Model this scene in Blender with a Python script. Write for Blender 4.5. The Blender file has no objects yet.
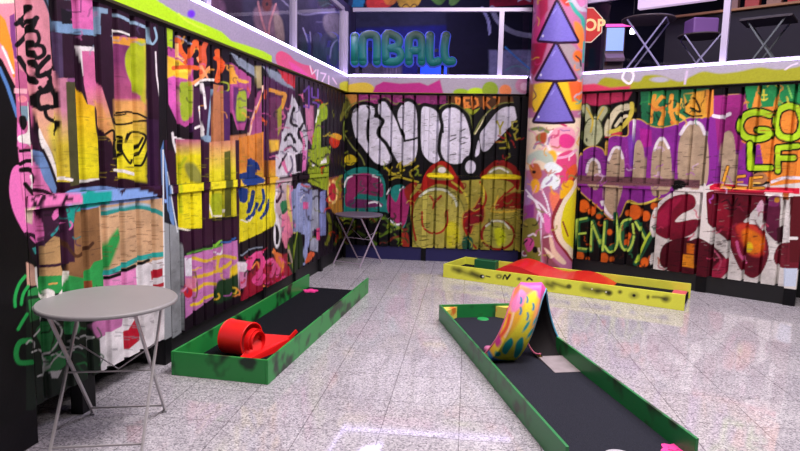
import bpy, bmesh, math, random
import numpy as np
from mathutils import Vector, Matrix
random.seed(7); RNG=np.random.RandomState(5)
PI=math.pi
COL=bpy.context.scene.collection
# ------------------------------------------------------------------ camera
CAMZ=1.55; F=587.7; PITCH=0.12152644; ROLL=0.02278935
cp_,sp_=math.cos(PITCH),math.sin(PITCH); cr_,sr_=math.cos(ROLL),math.sin(ROLL)
RIGHT=Vector((cr_,sr_*sp_,sr_*cp_)); UP=Vector((-sr_,cr_*sp_,cr_*cp_)); FWD=Vector((0,cp_,-sp_))
cam=bpy.data.cameras.new('camera'); cam.lens=36*F/800; cam.sensor_width=36; cam.clip_end=200
camo=bpy.data.objects.new('camera',cam); COL.objects.link(camo)
M=Matrix((RIGHT,UP,-FWD)).transposed().to_4x4(); M.translation=Vector((0,0,CAMZ)); camo.matrix_world=M
bpy.context.scene.camera=camo
def proj(P):                                   # Nx3 world -> survey pixel coordinates of the place
    R_=np.array(RIGHT);U_=np.array(UP);F_=np.array(FWD)
    D=P-np.array([0,0,CAMZ]); w=np.maximum(D@F_,0.05)
    return 400+F*(D@R_)/w, 225.5-F*(D@U_)/w
def ray(x,y):
    return RIGHT*((x-400)/F)+UP*(-(y-225.5)/F)+FWD
def at(x,y,z=0.0):
    D=ray(x,y); t=(z-CAMZ)/D.z; return Vector((t*D.x,t*D.y,z))
def atY(x,y,Y):
    D=ray(x,y); t=Y/D.y; return Vector((t*D.x,Y,CAMZ+t*D.z))
# wall planes: angle of the outward normal, distance
class Wall:
    def __init__(s,a,d):
        s.a,s.d=a,d; s.n=Vector((math.cos(a),math.sin(a),0)); s.t=Vector((s.n.y,-s.n.x,0))
    def pt(s,u,z,off=0.0): return s.n*(s.d+off)+s.t*u+Vector((0,0,z))
    def hit(s,x,y,off=0.0):
        D=ray(x,y); t=(s.d+off)/(s.n.dot(D)); X=D*t
        return (s.t.dot(X), CAMZ+X.z)
WL=Wall(2.95811761,2.39121802); WB=Wall(1.47466925,8.48393368); WR=Wall(0.88360501,7.57742835)
H1,H2,HR,HB=2.408,2.637,1.227,0.2
SL1=8.31; SB0=-1.656; SB1=0.958; SR0=-3.935
# ------------------------------------------------------------------ helpers
def lin(c):
    if isinstance(c,str):
        c=c.lstrip('#'); c=[int(c[i:i+2],16)/255 for i in (0,2,4)]
    return [(v/12.92 if v<=0.04045 else ((v+0.055)/1.055)**2.4) for v in c[:3]]
MATS={}
def mat(name,col,rough=0.5,metal=0.0,noise=0.0,scale=20,emit=None,es=1.0,bump=0.0,spec=0.5):
    if name in MATS: return MATS[name]
    m=bpy.data.materials.new(name); m.use_nodes=True; nt=m.node_tree; b=nt.nodes['Principled BSDF']
    c=lin(col); b.inputs['Base Color'].default_value=(*c,1); b.inputs['Roughness'].default_value=rough
    b.inputs['Metallic'].default_value=metal; b.inputs['Specular IOR Level'].default_value=spec
    if noise or bump:
        tc=nt.nodes.new('ShaderNodeTexCoord'); n=nt.nodes.new('ShaderNodeTexNoise'); n.inputs['Scale'].default_value=scale; n.inputs['Detail'].default_value=4
        nt.links.new(tc.outputs['Object'],n.inputs['Vector'])
        if noise:
            r=nt.nodes.new('ShaderNodeValToRGB'); r.color_ramp.elements[0].position=.3; r.color_ramp.elements[1].position=.7
            r.color_ramp.elements[0].color=(*[v*(1-noise) for v in c],1); r.color_ramp.elements[1].color=(*[min(1,v*(1+noise)) for v in c],1)
            nt.links.new(n.outputs['Fac'],r.inputs['Fac']); nt.links.new(r.outputs['Color'],b.inputs['Base Color'])
        if bump:
            bp=nt.nodes.new('ShaderNodeBump'); bp.inputs['Strength'].default_value=bump; bp.inputs['Distance'].default_value=.01
            nt.links.new(n.outputs['Fac'],bp.inputs['Height']); nt.links.new(bp.outputs['Normal'],b.inputs['Normal'])
    if emit is not None:
        b.inputs['Emission Color'].default_value=(*lin(emit),1); b.inputs['Emission Strength'].default_value=es
    MATS[name]=m; return m
def paintmat(name,rough=.42,emit=0.0):
    m=bpy.data.materials.new(name); m.use_nodes=True; nt=m.node_tree; b=nt.nodes['Principled BSDF']
    a=nt.nodes.new('ShaderNodeVertexColor'); a.layer_name='paint'
    nt.links.new(a.outputs['Color'],b.inputs['Base Color']); b.inputs['Roughness'].default_value=rough
    b.inputs['Specular IOR Level'].default_value=.2
    tc=nt.nodes.new('ShaderNodeTexCoord'); n=nt.nodes.new('ShaderNodeTexNoise'); n.inputs['Scale'].default_value=60; n.inputs['Detail'].default_value=3
    bp=nt.nodes.new('ShaderNodeBump'); bp.inputs['Strength'].default_value=.15; bp.inputs['Distance'].default_value=.004
    nt.links.new(tc.outputs['Object'],n.inputs['Vector']); nt.links.new(n.outputs['Fac'],bp.inputs['Height']); nt.links.new(bp.outputs['Normal'],b.inputs['Normal'])
    if emit:
        nt.links.new(a.outputs['Color'],b.inputs['Emission Color']); b.inputs['Emission Strength'].default_value=emit
    MATS[name]=m; return m
def link(name,me,m=None,parent=None,loc=None):
    o=bpy.data.objects.new(name,me); COL.objects.link(o)
    if m is not None and me is not None: me.materials.append(m)
    if parent is not None: o.parent=parent
    if loc is not None: o.location=loc
    return o
def empty(name,loc,rz=0.0):
    o=bpy.data.objects.new(name,None); COL.objects.link(o); o.location=loc; o.rotation_euler=(0,0,rz); o.empty_display_size=.1
    return o
def tag(o,label=None,cat=None,group=None,kind=None):
    if label: o['label']=label
    if cat: o['category']=cat
    if group: o['group']=group
    if kind: o['kind']=kind
    return o
class MB:
    def __init__(s): s.v=[]; s.f=[]
    def add(s,vs,fs):
        k=len(s.v); s.v+= [Vector(v) for v in vs]; s.f+=[tuple(i+k for i in f) for f in fs]; return s
    def box(s,c,d,R=None):
        c=Vector(c); vs=[]
        for x in(-.5,.5):
            for y in(-.5,.5):
                for z in(-.5,.5):
                    p=Vector((x*d[0],y*d[1],z*d[2]));
                    if R is not None: p=R@p
                    vs.append(c+p)
        return s.add(vs,[(0,1,3,2),(4,6,7,5),(0,4,5,1),(2,3,7,6),(0,2,6,4),(1,5,7,3)])
    def prism(s,poly,z0,z1):
        n=len(poly); vs=[(p[0],p[1],z0) for p in poly]+[(p[0],p[1],z1) for p in poly]
        return s.add(vs,[tuple(range(n))[::-1],tuple(range(n,2*n))]+[(i,(i+1)%n,(i+1)%n+n,i+n) for i in range(n)])
    def bar(s,a,b,w,h,up=(0,0,1)):
        a=Vector(a);b=Vector(b);d=(b-a).normalized(); u=Vector(up)
        if abs(d.dot(u))>.95: u=Vector((1,0,0))
        x=d.cross(u).normalized(); y=x.cross(d).normalized(); vs=[]
        for p in(a,b):
            for sx,sy in((-1,-1),(1,-1),(1,1),(-1,1)): vs.append(p+x*(sx*w/2)+y*(sy*h/2))
        return s.add(vs,[(3,2,1,0),(4,5,6,7)]+[(i,(i+1)%4,(i+1)%4+4,i+4) for i in range(4)])
    def tube(s,pts,r,n=10,closed=False):
        pts=[Vector(p) for p in pts]; N=len(pts); vs=[]; fs=[]; prev=None
        for i,p in enumerate(pts):
            if closed: d=(pts[(i+1)%N]-pts[i-1]).normalized()
            else: d=(pts[min(i+1,N-1)]-pts[max(i-1,0)]).normalized()
            u=prev if prev is not None else (Vector((0,0,1)) if abs(d.z)<.9 else Vector((1,0,0)))
            x=d.cross(u).normalized(); y=x.cross(d).normalized(); prev=y
            for k in range(n):
                a=2*PI*k/n; vs.append(p+x*(math.cos(a)*r)+y*(math.sin(a)*r))
        for i in range(N if closed else N-1):
            j=(i+1)%N
            for k in range(n): fs.append((i*n+k,i*n+(k+1)%n,j*n+(k+1)%n,j*n+k))
        if not closed: fs.append(tuple(range(n))[::-1]); fs.append(tuple((N-1)*n+k for k in range(n)))
        return s.add(vs,fs)
    def lathe(s,prof,n=40,c=(0,0,0)):
        vs=[];fs=[];c=Vector(c);m=len(prof)
        for i in range(n):
            a=2*PI*i/n
            for r,z in prof: vs.append(c+Vector((r*math.cos(a),r*math.sin(a),z)))
        for i in range(n):
            j=(i+1)%n
            for k in range(m-1): fs.append((i*m+k,j*m+k,j*m+k+1,i*m+k+1))
        fs.append(tuple(i*m for i in range(n))[::-1]); fs.append(tuple(i*m+m-1 for i in range(n)))
        return s.add(vs,fs)
    def mesh(s,name):
        me=bpy.data.meshes.new(name); me.from_pydata([tuple(v) for v in s.v],[],s.f); me.update(); return me
    def build(s,name,m,parent=None,bevel=0.0,smooth=False,loc=None):
        me=s.mesh(name)
        bm=bmesh.new(); bm.from_mesh(me); bmesh.ops.recalc_face_normals(bm,faces=bm.faces)
        if bevel: bmesh.ops.bevel(bm,geom=bm.edges[:],offset=bevel,segments=2,affect='EDGES',profile=.5)
        bm.to_mesh(me); bm.free()
        if smooth:
            for p in me.polygons: p.use_smooth=True
        return link(name,me,m,parent,loc)
# ------------------------------------------------------------------ spray-paint layer: shapes in survey coordinates of each wall
def smooth_pts(pts,closed,k=6):
    P=np.array(pts,float); n=len(P)
    if n<3: return P
    out=[]
    rng=range(n) if closed else range(n-1)
    for i in rng:
        p0=P[(i-1)%n] if closed or i>0 else P[0]; p1=P[i]; p2=P[(i+1)%n]; p3=P[(i+2)%n] if closed or i+2<n else P[n-1]
        for j in range(k):
            t=j/k; out.append(.5*((2*p1)+(-p0+p2)*t+(2*p0-5*p1+4*p2-p3)*t*t+(-p0+3*p1-3*p2+p3)*t**3))
    if not closed: out.append(P[-1])
    return np.array(out)
def seg_dist(X,Y,P,closed):
    d=np.full(X.shape,1e9); n=len(P)
    for i in range(n if closed else n-1):
        a=P[i]; b=P[(i+1)%n]; ab=b-a; L=ab@ab+1e-9
        t=np.clip(((X-a[0])*ab[0]+(Y-a[1])*ab[1])/L,0,1)
        d=np.minimum(d,(X-a[0]-t*ab[0])**2+(Y-a[1]-t*ab[1])**2)
    return np.sqrt(d)
def inside(X,Y,P):
    r=np.zeros(X.shape,bool); n=len(P); j=n-1
    for i in range(n):
        xi,yi=P[i]; xj,yj=P[j]
        c=((yi>Y)!=(yj>Y))&(X<(xj-xi)*(Y-yi)/((yj-yi)+1e-12)+xi); r^=c; j=i
    return r
def apply(shapes,X,Y,base):
    C=np.tile(np.array(lin(base)),(len(X),1))
    for sh in shapes:
        k=sh[0]; o=sh[-1] if isinstance(sh[-1],dict) else {}
        if k in('p','c'):                     # polygon / curved polygon
            pts=sh[2]; P=np.array(pts,float) if k=='p' else smooth_pts(pts,True)
            f=o.get('f',.6); lo=P.min(0)-f-1-o.get('ow',0); hi=P.max(0)+f+1+o.get('ow',0)
            idx=np.where((X>lo[0])&(X<hi[0])&(Y>lo[1])&(Y<hi[1]))[0]
            if not len(idx): continue
            x,y=X[idx],Y[idx]; d=seg_dist(x,y,P,True); ins=inside(x,y,P); sd=np.where(ins,-d,d)
            if 'o' in o:
                a=np.clip(.5-(sd-o['ow'])/f,0,1)[:,None]; C[idx]=C[idx]*(1-a)+np.array(lin(o['o']))*a
            a=np.clip(.5-sd/f,0,1)[:,None]*o.get('a',1)
            col=np.array(lin(sh[1]))
            if 'g' in o:                      # paint fading to a second colour: (colour, x0,y0,x1,y1)
                c2,x0,y0,x1,y1=o['g']; L=(x1-x0)**2+(y1-y0)**2; t=np.clip(((x-x0)*(x1-x0)+(y-y0)*(y1-y0))/L,0,1)[:,None]
                col=col*(1-t)+np.array(lin(c2))*t
            C[idx]=C[idx]*(1-a)+col*a
        elif k in('s','l'):                   # stroke (smooth / straight)
            w=sh[2]; P=np.array(sh[3],float) if k=='l' else smooth_pts(sh[3],False)
            f=o.get('f',.6); ow=o.get('ow',0); m=w/2+f+1+ow; lo=P.min(0)-m; hi=P.max(0)+m
            idx=np.where((X>lo[0])&(X<hi[0])&(Y>lo[1])&(Y<hi[1]))[0]
            if not len(idx): continue
            d=seg_dist(X[idx],Y[idx],P,False)
            if 'o' in o:
                a=np.clip(.5-(d-w/2-ow)/f,0,1)[:,None]; C[idx]=C[idx]*(1-a)+np.array(lin(o['o']))*a
            a=np.clip(.5-(d-w/2)/f,0,1)[:,None]*o.get('a',1); C[idx]=C[idx]*(1-a)+np.array(lin(sh[1]))*a
        elif k=='e':                          # ellipse: colour,(cx,cy,rx,ry,rot)
            cx,cy,rx,ry=sh[2][:4]; rot=math.radians(sh[2][4]) if len(sh[2])>4 else 0
            f=o.get('f',.6); ow=o.get('ow',0); m=max(rx,ry)+f+ow+1
            idx=np.where((abs(X-cx)<m)&(abs(Y-cy)<m))[0]
            if not len(idx): continue
            dx=X[idx]-cx; dy=Y[idx]-cy; a_=dx*math.cos(rot)+dy*math.sin(rot); b_=-dx*math.sin(rot)+dy*math.cos(rot)
            r=np.sqrt((a_/rx)**2+(b_/ry)**2); sd=(r-1)*min(rx,ry)
            if 'o' in o:
                a=np.clip(.5-(sd-ow)/f,0,1)[:,None]; C[idx]=C[idx]*(1-a)+np.array(lin(o['o']))*a
            a=np.clip(.5-sd/f,0,1)[:,None]*o.get('a',1); C[idx]=C[idx]*(1-a)+np.array(lin(sh[1]))*a
    return C
def vnoise(X,Y,sx,sy,seed):
    r=np.random.RandomState(seed).rand(64,64); x=X/sx; y=Y/sy; i=np.floor(x).astype(int); j=np.floor(y).astype(int); fx=x-i; fy=y-j; fx=fx*fx*(3-2*fx); fy=fy*fy*(3-2*fy)
    g=lambda a,b_: r[a%64,b_%64]
    return (g(i,j)*(1-fx)+g(i+1,j)*fx)*(1-fy)+(g(i,j+1)*(1-fx)+g(i+1,j+1)*fx)*fy
def wear(C,S,Z):
    """uneven coats, scuffs and fine horizontal scratches in the paint"""
    n1=vnoise(S,Z,.13,.09,1); n2=vnoise(S,Z,.035,.03,2); n3=vnoise(S,Z,.06,.007,3); n4=vnoise(S,Z,.3,.25,4)
    n5=vnoise(S,Z,.42,.5,6); k=1.12-.30*n1-.18*n2-.26*np.clip(n5*1.6-.5,0,1); C=C*k[:,None]
    m=np.clip((n3-.80)*6,0,1)*np.clip((n4-.35)*3,0,1)*.55; C=C*(1-m[:,None])+np.array(lin('#231c22'))*m[:,None]
    return C
def set_paint(me,C,grain=.05):
    n=len(me.vertices); a=me.color_attributes.new('paint','FLOAT_COLOR','POINT')
    k=1+grain*RNG.randn(n)[:,None]; C=np.clip(C*k,0.002,.92)
    a.data.foreach_set('color',np.hstack([C,np.ones((n,1))]).astype(np.float32).ravel())
def grid_mesh(name,P,nu,nv):
    """P: (nu*nv)x3, u-major"""
    i=np.arange(nu-1)[:,None]*nv+np.arange(nv-1)[None,:]; i=i.ravel()
    F_=np.stack([i,i+nv,i+nv+1,i+1],1)
    me=bpy.data.meshes.new(name); me.vertices.add(len(P)); me.vertices.foreach_set('co',P.astype(np.float32).ravel())
    me.loops.add(len(F_)*4); me.loops.foreach_set('vertex_index',F_.ravel().astype(np.int32))
    me.polygons.add(len(F_)); me.polygons.foreach_set('loop_start',(np.arange(len(F_))*4).astype(np.int32))
    me.update(calc_edges=True); me.validate(); return me
PITCH_C=.165; DEPTH=.045
def profile(s,ph=0.0,P=PITCH_C,cr=.60,sl=.07):
    """0 on the crest, 1 at the bottom of the groove"""
    t=((s-ph)/P)%1.0
    return np.clip(np.minimum((t-cr)/sl,(1.0-t)/sl),0,1)
def panel(name,W,s0,s1,z0,z1,shapes,base,parent,ds=.01,dz=.01,ph=0.0,depth=DEPTH,off=0.0,flat=False,P=PITCH_C,mt='spray_paint',cr=.60,sl=.07):
    ss=list(np.arange(s0,s1,ds))+[s1]
    if not flat:
        k=math.floor((s0-ph)/P)-1
        while ph+k*P<s1+P:
            for t in(cr,cr+sl,1-sl,1.0):
                v=ph+(k+t)*P
                if s0<v<s1: ss.append(v)
            k+=1
    ss=np.unique(np.round(ss,4)); zs=np.linspace(z0,z1,max(2,int((z1-z0)/dz)))
    S,Z=np.meshgrid(ss,zs,indexing='ij'); S=S.ravel();Z=Z.ravel()
    o=profile(S,ph,P,cr,sl)*depth-.012 if not flat else np.zeros(S.shape)
    n=np.array(W.n);t=np.array(W.t)
    Pm=n[None,:]*(W.d+off+o)[:,None]+t[None,:]*S[:,None]; Pm[:,2]=Z
    Q=n[None,:]*(W.d)+t[None,:]*S[:,None]; Q[:,2]=Z
    X,Y=proj(Q); C=wear(apply(shapes,X,Y,base),S,Z)
    me=grid_mesh(name,Pm,len(ss),len(zs)); set_paint(me,C)
    ob=link(name,me,MATS[mt],parent)
    return ob
def wallbox(name,W,s0,s1,z0,z1,o0,o1,m,parent=None,shapes=None,base='#060608',ds=.01,dz=.01):
    """box standing in the wall line: o0..o1 offsets along the outward normal; front face painted when shapes given"""
    if shapes is None:
        mb=MB(); c=W.pt((s0+s1)/2,(z0+z1)/2,(o0+o1)/2); R=Matrix((W.t,W.n,Vector((0,0,1)))).transposed()
        mb.box(c,(abs(s1-s0),abs(o1-o0),abs(z1-z0)),R); return mb.build(name,m,parent)
    # cross-section swept over z: front plus sides and back
    zs=np.linspace(z0,z1,max(2,int((z1-z0)/dz))); ns=max(2,int((s1-s0)/ds)+1)
    prof=[(s0,o1)]+[(s,o0) for s in np.linspace(s0,s1,ns)]+[(s1,o1),(s0,o1)]
    prof=np.array(prof); S=np.repeat(prof[:,0],len(zs)); O=np.repeat(prof[:,1],len(zs)); Z=np.tile(zs,len(prof))
    n=np.array(W.n);t=np.array(W.t); P=n[None,:]*(W.d+O)[:,None]+t[None,:]*S[:,None]; P[:,2]=Z
    Q=n[None,:]*(W.d)+t[None,:]*S[:,None]; Q[:,2]=Z
    X,Y=proj(Q); C=apply(shapes,X,Y,base)
    if name=='post': C[Z<.19]=lin('#0b0a0e')
    me=grid_mesh(name,P,len(prof),len(zs)); set_paint(me,C)
    bm=bmesh.new(); bm.from_mesh(me); bmesh.ops.holes_fill(bm,edges=[e for e in bm.edges if e.is_boundary],sides=0); bm.to_mesh(me); bm.free()
    return link(name,me,MATS['spray_paint'],parent)
paintmat('spray_paint'); paintmat('glossy_spray',.3)
# ------------------------------------------------------------------ the graffiti (traced paint shapes)
MAR='#2b1026'; BLK='#060508'; YEL='#ecdc1c'; PNK='#e279b4'; LIM='#a6c81e'
LEFT=[
 # --- black post at the near end, painted over at the top
 ('p','#e58a9c',[(-40,-60),(16,-60),(15,80),(19,98),(10,80),(0,60),(-40,20)]),
 ('p','#f0d8c8',[(-10,-2),(13,-2),(13,3),(-5,4)]),
 ('p','#ee8f2a',[(-5,12),(3,20),(10,45),(14,76),(11,78),(5,52),(-5,40)]),
 ('p','#7a3a7c',[(7,16),(13,13),(15,60),(12,58),(8,36)]),
 ('l','#f4ecec',2.2,[(0,47),(5,58),(11,73)]),
 ('l','#4f78b4',3.4,[(-3,68),(5,86),(15,116)]),
 ('c','#e070b4',[(9,172),(15,165),(22,172),(24,200),(24,232),(17,224),(10,208),(7,190)]),
 # --- pink panel with the black tag
 ('p','#b85a86',[(12,60),(28,75),(34,110),(35,150),(38,195),(20,200),(16,150)]),
 ('c','#d98c9c',[(14,-30),(42,-30),(43,0),(49,14),(52,30),(54,52),(57,75),(60,110),(60,155),(48,150),(37,128),(31,92),(24,74),(15,58)],{'g':('#d8b070',45,85,50,150)}),
 ('p','#d4c04a',[(46,128),(56,112),(61,125),(63,180),(55,180)],{'f':5}),
 ('c','#4a5f78',[(39,-6),(45,-6),(51,12),(55,28),(53,31),(49,20),(44,6)]),
 ('s','#140c14',1.6,[(43,0),(49,15),(52,30),(54,48),(56,70)]),
 ('s',BLK,5.2,[(28,7),(25,14),(17,22),(14,24)]),('s',BLK,4.7,[(18,20),(22,26),(28,22),(35,18)]),('s',BLK,5.2,[(34,18),(31,26),(22,38),(15,45)]),
 ('s',BLK,4.0,[(29,31),(35,32),(37,40),(33,46),(30,42),(29,52),(32,56)]),
 ('s',BLK,4.5,[(31,52),(35,58),(42,54),(41,47),(35,45)]),('s',BLK,5.6,[(17,58),(22,66),(28,75),(34,82)]),
 ('s',BLK,5.4,[(32,62),(36,68),(41,63),(47,57)]),('s',BLK,5.2,[(36,68),(36,76),(46,73),(53,68)]),
 ('s',BLK,4.7,[(44,73),(49,80),(42,90),(38,88)]),('s',BLK,6.0,[(52,84),(46,90),(37,93),(35,101),(38,108),(46,107)]),
 ('s',BLK,4.7,[(47,82),(53,85),(57,100),(57,106),(50,107)]),('s',BLK,3.4,[(50,92),(54,99)]),
 ('s',BLK,4.0,[(43,110),(45,117),(52,121),(55,118)]),('e',BLK,(55,124,2.2,2)),('e',BLK,(54,131,2.6,3.2)),('s',BLK,3.4,[(58,122),(57,130),(53,134)]),
 ('p','#f0b0bc',[(12,88),(25,89),(25,94),(12,93)]),('e','#e88a98',(20,99,5,3.5)),('p','#6e8a98',[(17,106),(26,106),(27,122),(20,118)]),
 ('p','#e070b4',[(15,122),(22,130),(26,144),(20,150),(15,146)]),('c',BLK,[(17,117),(23,116),(25,124),(22,130),(18,127)]),
 ('c','#ece6e0',[(26,101),(29,104),(30,126),(35,138),(31,150),(30,165),(28,146),(17,142),(16,136),(25,132),(26,118)]),
 ('c','#3a1a34',[(31,100),(34,125),(38,150),(36,148),(32,138),(30,118)]),
 ('c','#f0e8e4',[(37,128),(42,138),(50,154),(56,176),(52,176),(44,156),(38,142)]),
 ('p','#e47ab6',[(16,150),(33,148),(35,160),(42,176),(50,194),(46,205),(22,205),(18,172)]),
 ('p','#f0e8e4',[(31,150),(35,150),(35,166),(32,166)]),
 ('l',BLK,3.4,[(18,151),(28,150)]),('s',BLK,4,[(18,164),(24,161),(31,161)]),
 ('s',BLK,5.2,[(19,170),(28,170),(34,176),(34,182)]),('s','#f4ece8',3,[(29,176),(31,183),(29,188)]),('s',BLK,4.6,[(23,184),(29,191),(34,196)]),
 ('p','#6c8cc0',[(35,150),(41,153),(50,172),(57,192),(52,194),(42,180),(37,166)]),('s','#1b1018',3,[(41,150),(48,165),(57,190)]),
 # --- upper dark area and colour blocks
 ('p',MAR,[(54,-40),(110,-40),(166,0),(166,205),(58,190),(62,130),(58,80),(54,32)]),
 ('p','#8e9ab0',[(62,-30),(72,-30),(70,0),(62,0)]),
 ('p','#7fa3cc',[(54,21),(70,24),(92,26),(99,26),(99,36),(72,34),(60,33),(55,32)]),
 ('p','#100c16',[(59,8),(70,12),(69,24),(60,24)]),
 ('p','#df6cb4',[(68,-30),(93,-30),(93,30),(72,28),(71,12),(69,0)]),('l','#5a2a5a',1,[(79,0),(79,12),(70,12)]),
 ('p','#7c98b4',[(92,6),(106,9),(106,14),(99,13),(98,36),(92,36)]),('p','#4c3a5c',[(53,32),(60,33),(62,90),(57,80)]),
 ('p','#c8809c',[(57,78),(66,78),(68,140),(69,182),(58,182),(60,125)],{'g':('#e0c83c',60,110,62,145)}),
 ('p','#4d4c2e',[(64,82),(76,80),(77,140),(78,192),(69,192),(66,130)]),('e','#9a5a90',(70,80,5,2)),
 # --- big letters, pink running into yellow
 ('p','#f5eef2',[(77,46),(93,47),(93,52),(83,52),(85,76),(81,76)]),
 ('p','#e070a8',[(80,51),(92,51),(97,78),(106,106),(114,134),(103,136),(96,112),(86,104),(82,84)],{'g':('#e8b450',90,85,104,132)}),
 ('p','#f0b81e',[(74,80),(85,104),(93,106),(97,150),(98,181),(80,183),(78,140)],{'g':('#ece020',80,100,88,160)}),
 ('p','#e6a060',[(92,100),(100,104),(112,135),(112,152),(104,150),(96,125)],{'f':3}),
 ('c','#2b1026',[(93,106),(97,118),(103,134),(110,142),(113,165),(114,190),(98,188),(98,150),(94,128)]),
 ('p',MAR,[(97,34),(110,36),(112,60),(113,112),(108,98),(100,76)]),
 ('p','#7e3468',[(112,35),(143,40),(144,110),(113,110)],{'g':('#c8608c',125,60,125,105),'f':2}),
 ('p','#e8a860',[(112,100),(144,100),(145,182),(118,178),(114,140)],{'g':('#ecdf24',128,108,128,150),'f':4}),
 ('p','#e8a03a',[(112,36),(143,39),(144,44),(128,46),(112,43)]),('p','#c8c030',[(137,40),(144,40),(144,104),(139,100)],{'f':2}),
 ('c','#aebc20',[(124,54),(130,45),(140,42),(143,60),(141,92),(136,94),(129,82),(124,68)],{'f':1.5}),
 ('l','#f5f0f0',2,[(111,30),(120,32),(128,35)]),('l','#f5f0f0',1.6,[(111,30),(112,46),(113,60)]),
 ('s','#8ba6c0',3,[(112,14),(120,17),(128,21),(136,24),(143,27)]),('s','#8fb0c8',2.2,[(147,28),(148,40),(151,44),(155,38),(153,28)]),
 ('s',BLK,2,[(113,115),(122,112),(134,113),(145,118)]),('s',BLK,2,[(112,119),(114,124),(124,124),(138,121),(146,121)]),('s',BLK,1.6,[(115,116),(124,114)]),
 ('s',BLK,2.4,[(104,134),(112,131),(112,150),(114,163)]),('s',BLK,2.2,[(114,140),(120,137),(120,150),(128,163),(130,160)]),('s',BLK,2.4,[(126,134),(124,142),(130,132),(144,136),(139,150),(134,158)]),
 ('s',BLK,2.4,[(141,138),(134,152),(133,163),(140,165),(146,152)]),('s',BLK,2,[(113,150),(116,163),(120,154)]),
 ('l','#efe6ec',1.4,[(154,52),(155,75),(158,96)]),('e','#3f2a12',(148,176,3,3)),
 ('p','#35163a',[(145,118),(157,120),(157,200),(146,192)]),
 # bottoms of the letters and the blue wave
 ('l','#f5f0ee',3,[(56,180),(62,178),(70,180)]),('l','#f5f0ee',3,[(80,182),(90,180),(97,180)]),('l','#f5f0ee',3,[(113,170),(122,171),(132,174)]),
 ('s','#2a0e20',6,[(57,191),(75,188),(95,183),(114,181),(130,183),(145,190),(165,194)]),
 ('c','#7c9fdc',[(56,200),(66,191),(80,188),(100,186),(116,188),(132,189),(146,192),(158,198),(168,202),(100,212),(60,212)]),
 ('p','#149e94',[(84,190),(108,192),(108,204),(84,208),(74,214),(66,232),(60,214),(76,196)]),
 ('p','#2a0e20',[(114,188),(122,190),(118,195)]),('p','#2a0e20',[(146,190),(168,186),(168,196),(158,198)]),
 ('p','#e47ab6',[(40,194),(76,192),(79,198),(78,204),(40,208)]),('l','#2a1024',3.5,[(58,205),(62,197),(68,200)]),('s','#2a1024',4,[(36,190),(44,192),(50,196)]),('s','#2a1024',4,[(28,199),(34,205),(40,196)]),
 # --- lower area: bare tan ribs
 ('p','#8a6340',[(66,214),(100,206),(100,300),(66,300)]),
 ('p','#cfa780',[(97,206),(162,198),(163,262),(100,275)]),
 ('p','#3a1a34',[(34,205),(74,206),(72,225),(73,262),(64,262),(62,238),(50,245),(42,255),(34,250)]),
 ('p','#c9a06c',[(41,246),(52,236),(60,238),(62,262),(66,275),(42,276)]),
 ('c','#e070b4',[(20,208),(34,208),(40,220),(42,238),(37,244),(30,240),(24,228)]),('c','#e070b4',[(50,214),(56,208),(58,214),(52,220)]),
 ('p','#e8d0b8',[(23,208),(31,209),(30,224),(24,222)],{'f':2}),
 ('l','#2fa0a0',2.6,[(50,235),(58,226)]),('s','#2a1024',4,[(24,234),(32,236),(38,246),(38,256)]),('p','#3a9a96',[(30,248),(36,246),(38,253),(33,254)]),
 ('p','#c89c88',[(24,262),(34,266),(36,285),(25,286)]),('s',BLK,4,[(24,246),(27,256),(34,266)]),('s','#3a1a34',3,[(42,266),(54,265),(66,262)]),
 ('s','#4a2c1c',3.2,[(62,240),(74,256),(84,250),(91,243)]),
 ('p','#17988a',[(64,208),(74,206),(72,222),(68,228)]),
 ('s','#2e938c',4.4,[(102,214),(112,211),(122,209),(138,207),(152,210),(166,217)]),('s','#93c4dc',2.6,[(104,209),(120,207),(136,204),(150,206)],{'a':.8,'f':2}),
 ('p','#2c9c4c',[(116,228),(120,236),(110,262),(104,275),(102,250),(108,238)],{'f':3}),
 ('p','#2c9c4c',[(42,276),(66,275),(82,278),(92,262),(104,258),(104,300),(25,300),(26,290),(36,286)]),
 ('l','#e8a85c',1.6,[(47,284),(55,283)]),('p','#8a4a2c',[(84,282),(90,280),(91,290),(85,290)]),
 ('p','#e68cc4',[(104,276),(140,266),(140,300),(104,305)]),('p','#f0ecf0',[(134,266),(163,258),(164,345),(140,352),(136,300)]),
 ('s','#28a49c',5,[(103,274),(118,268),(134,260),(148,256),(163,254)]),('l',BLK,3.6,[(106,278),(118,274)]),('l',BLK,3.6,[(120,272),(133,266)]),('l',BLK,3,[(137,265),(147,260)]),
 ('p','#c01c34',[(149,271),(161,268),(161,276),(150,280)]),('p','#c01c34',[(153,285),(163,282),(163,288),(153,290)]),
 # --- below the near table: dark green foliage with white lines, pink, white with red
 ('p','#16281c',[(24,296),(84,290),(98,300),(98,372),(30,410),(24,410)]),
 ('p','#2c7a3e',[(26,300),(44,296),(40,318),(28,322)]),('c','#2c8a46',[(34,330),(50,322),(56,345),(44,352)]),('c','#2c8a46',[(40,362),(60,350),(70,358),(52,372)]),('c','#3aa05a',[(62,322),(74,318),(78,330),(66,334)]),
 ('c','#f2eee8',[(44,289),(52,291),(52,297),(45,298)]),('s','#f2eee8',2.4,[(34,268),(35,282),(40,293),(46,300)]),('s','#f2eee8',2.4,[(66,272),(64,285),(58,294)]),
 ('s','#dfe3df',1.8,[(30,352),(38,350),(46,360),(44,372),(36,376)]),('s','#dfe3df',1.8,[(52,320),(60,330),(54,345),(44,356)]),('s','#dfe3df',1.6,[(60,345),(66,352),(72,350)]),('s','#dfe3df',1.6,[(32,336),(40,326),(44,312)]),('s','#c8d0c8',1.6,[(66,340),(60,352),(50,362),(44,378)]),('s','#c8d0c8',1.6,[(58,318),(66,314),(76,320),(74,334)]),
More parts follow.
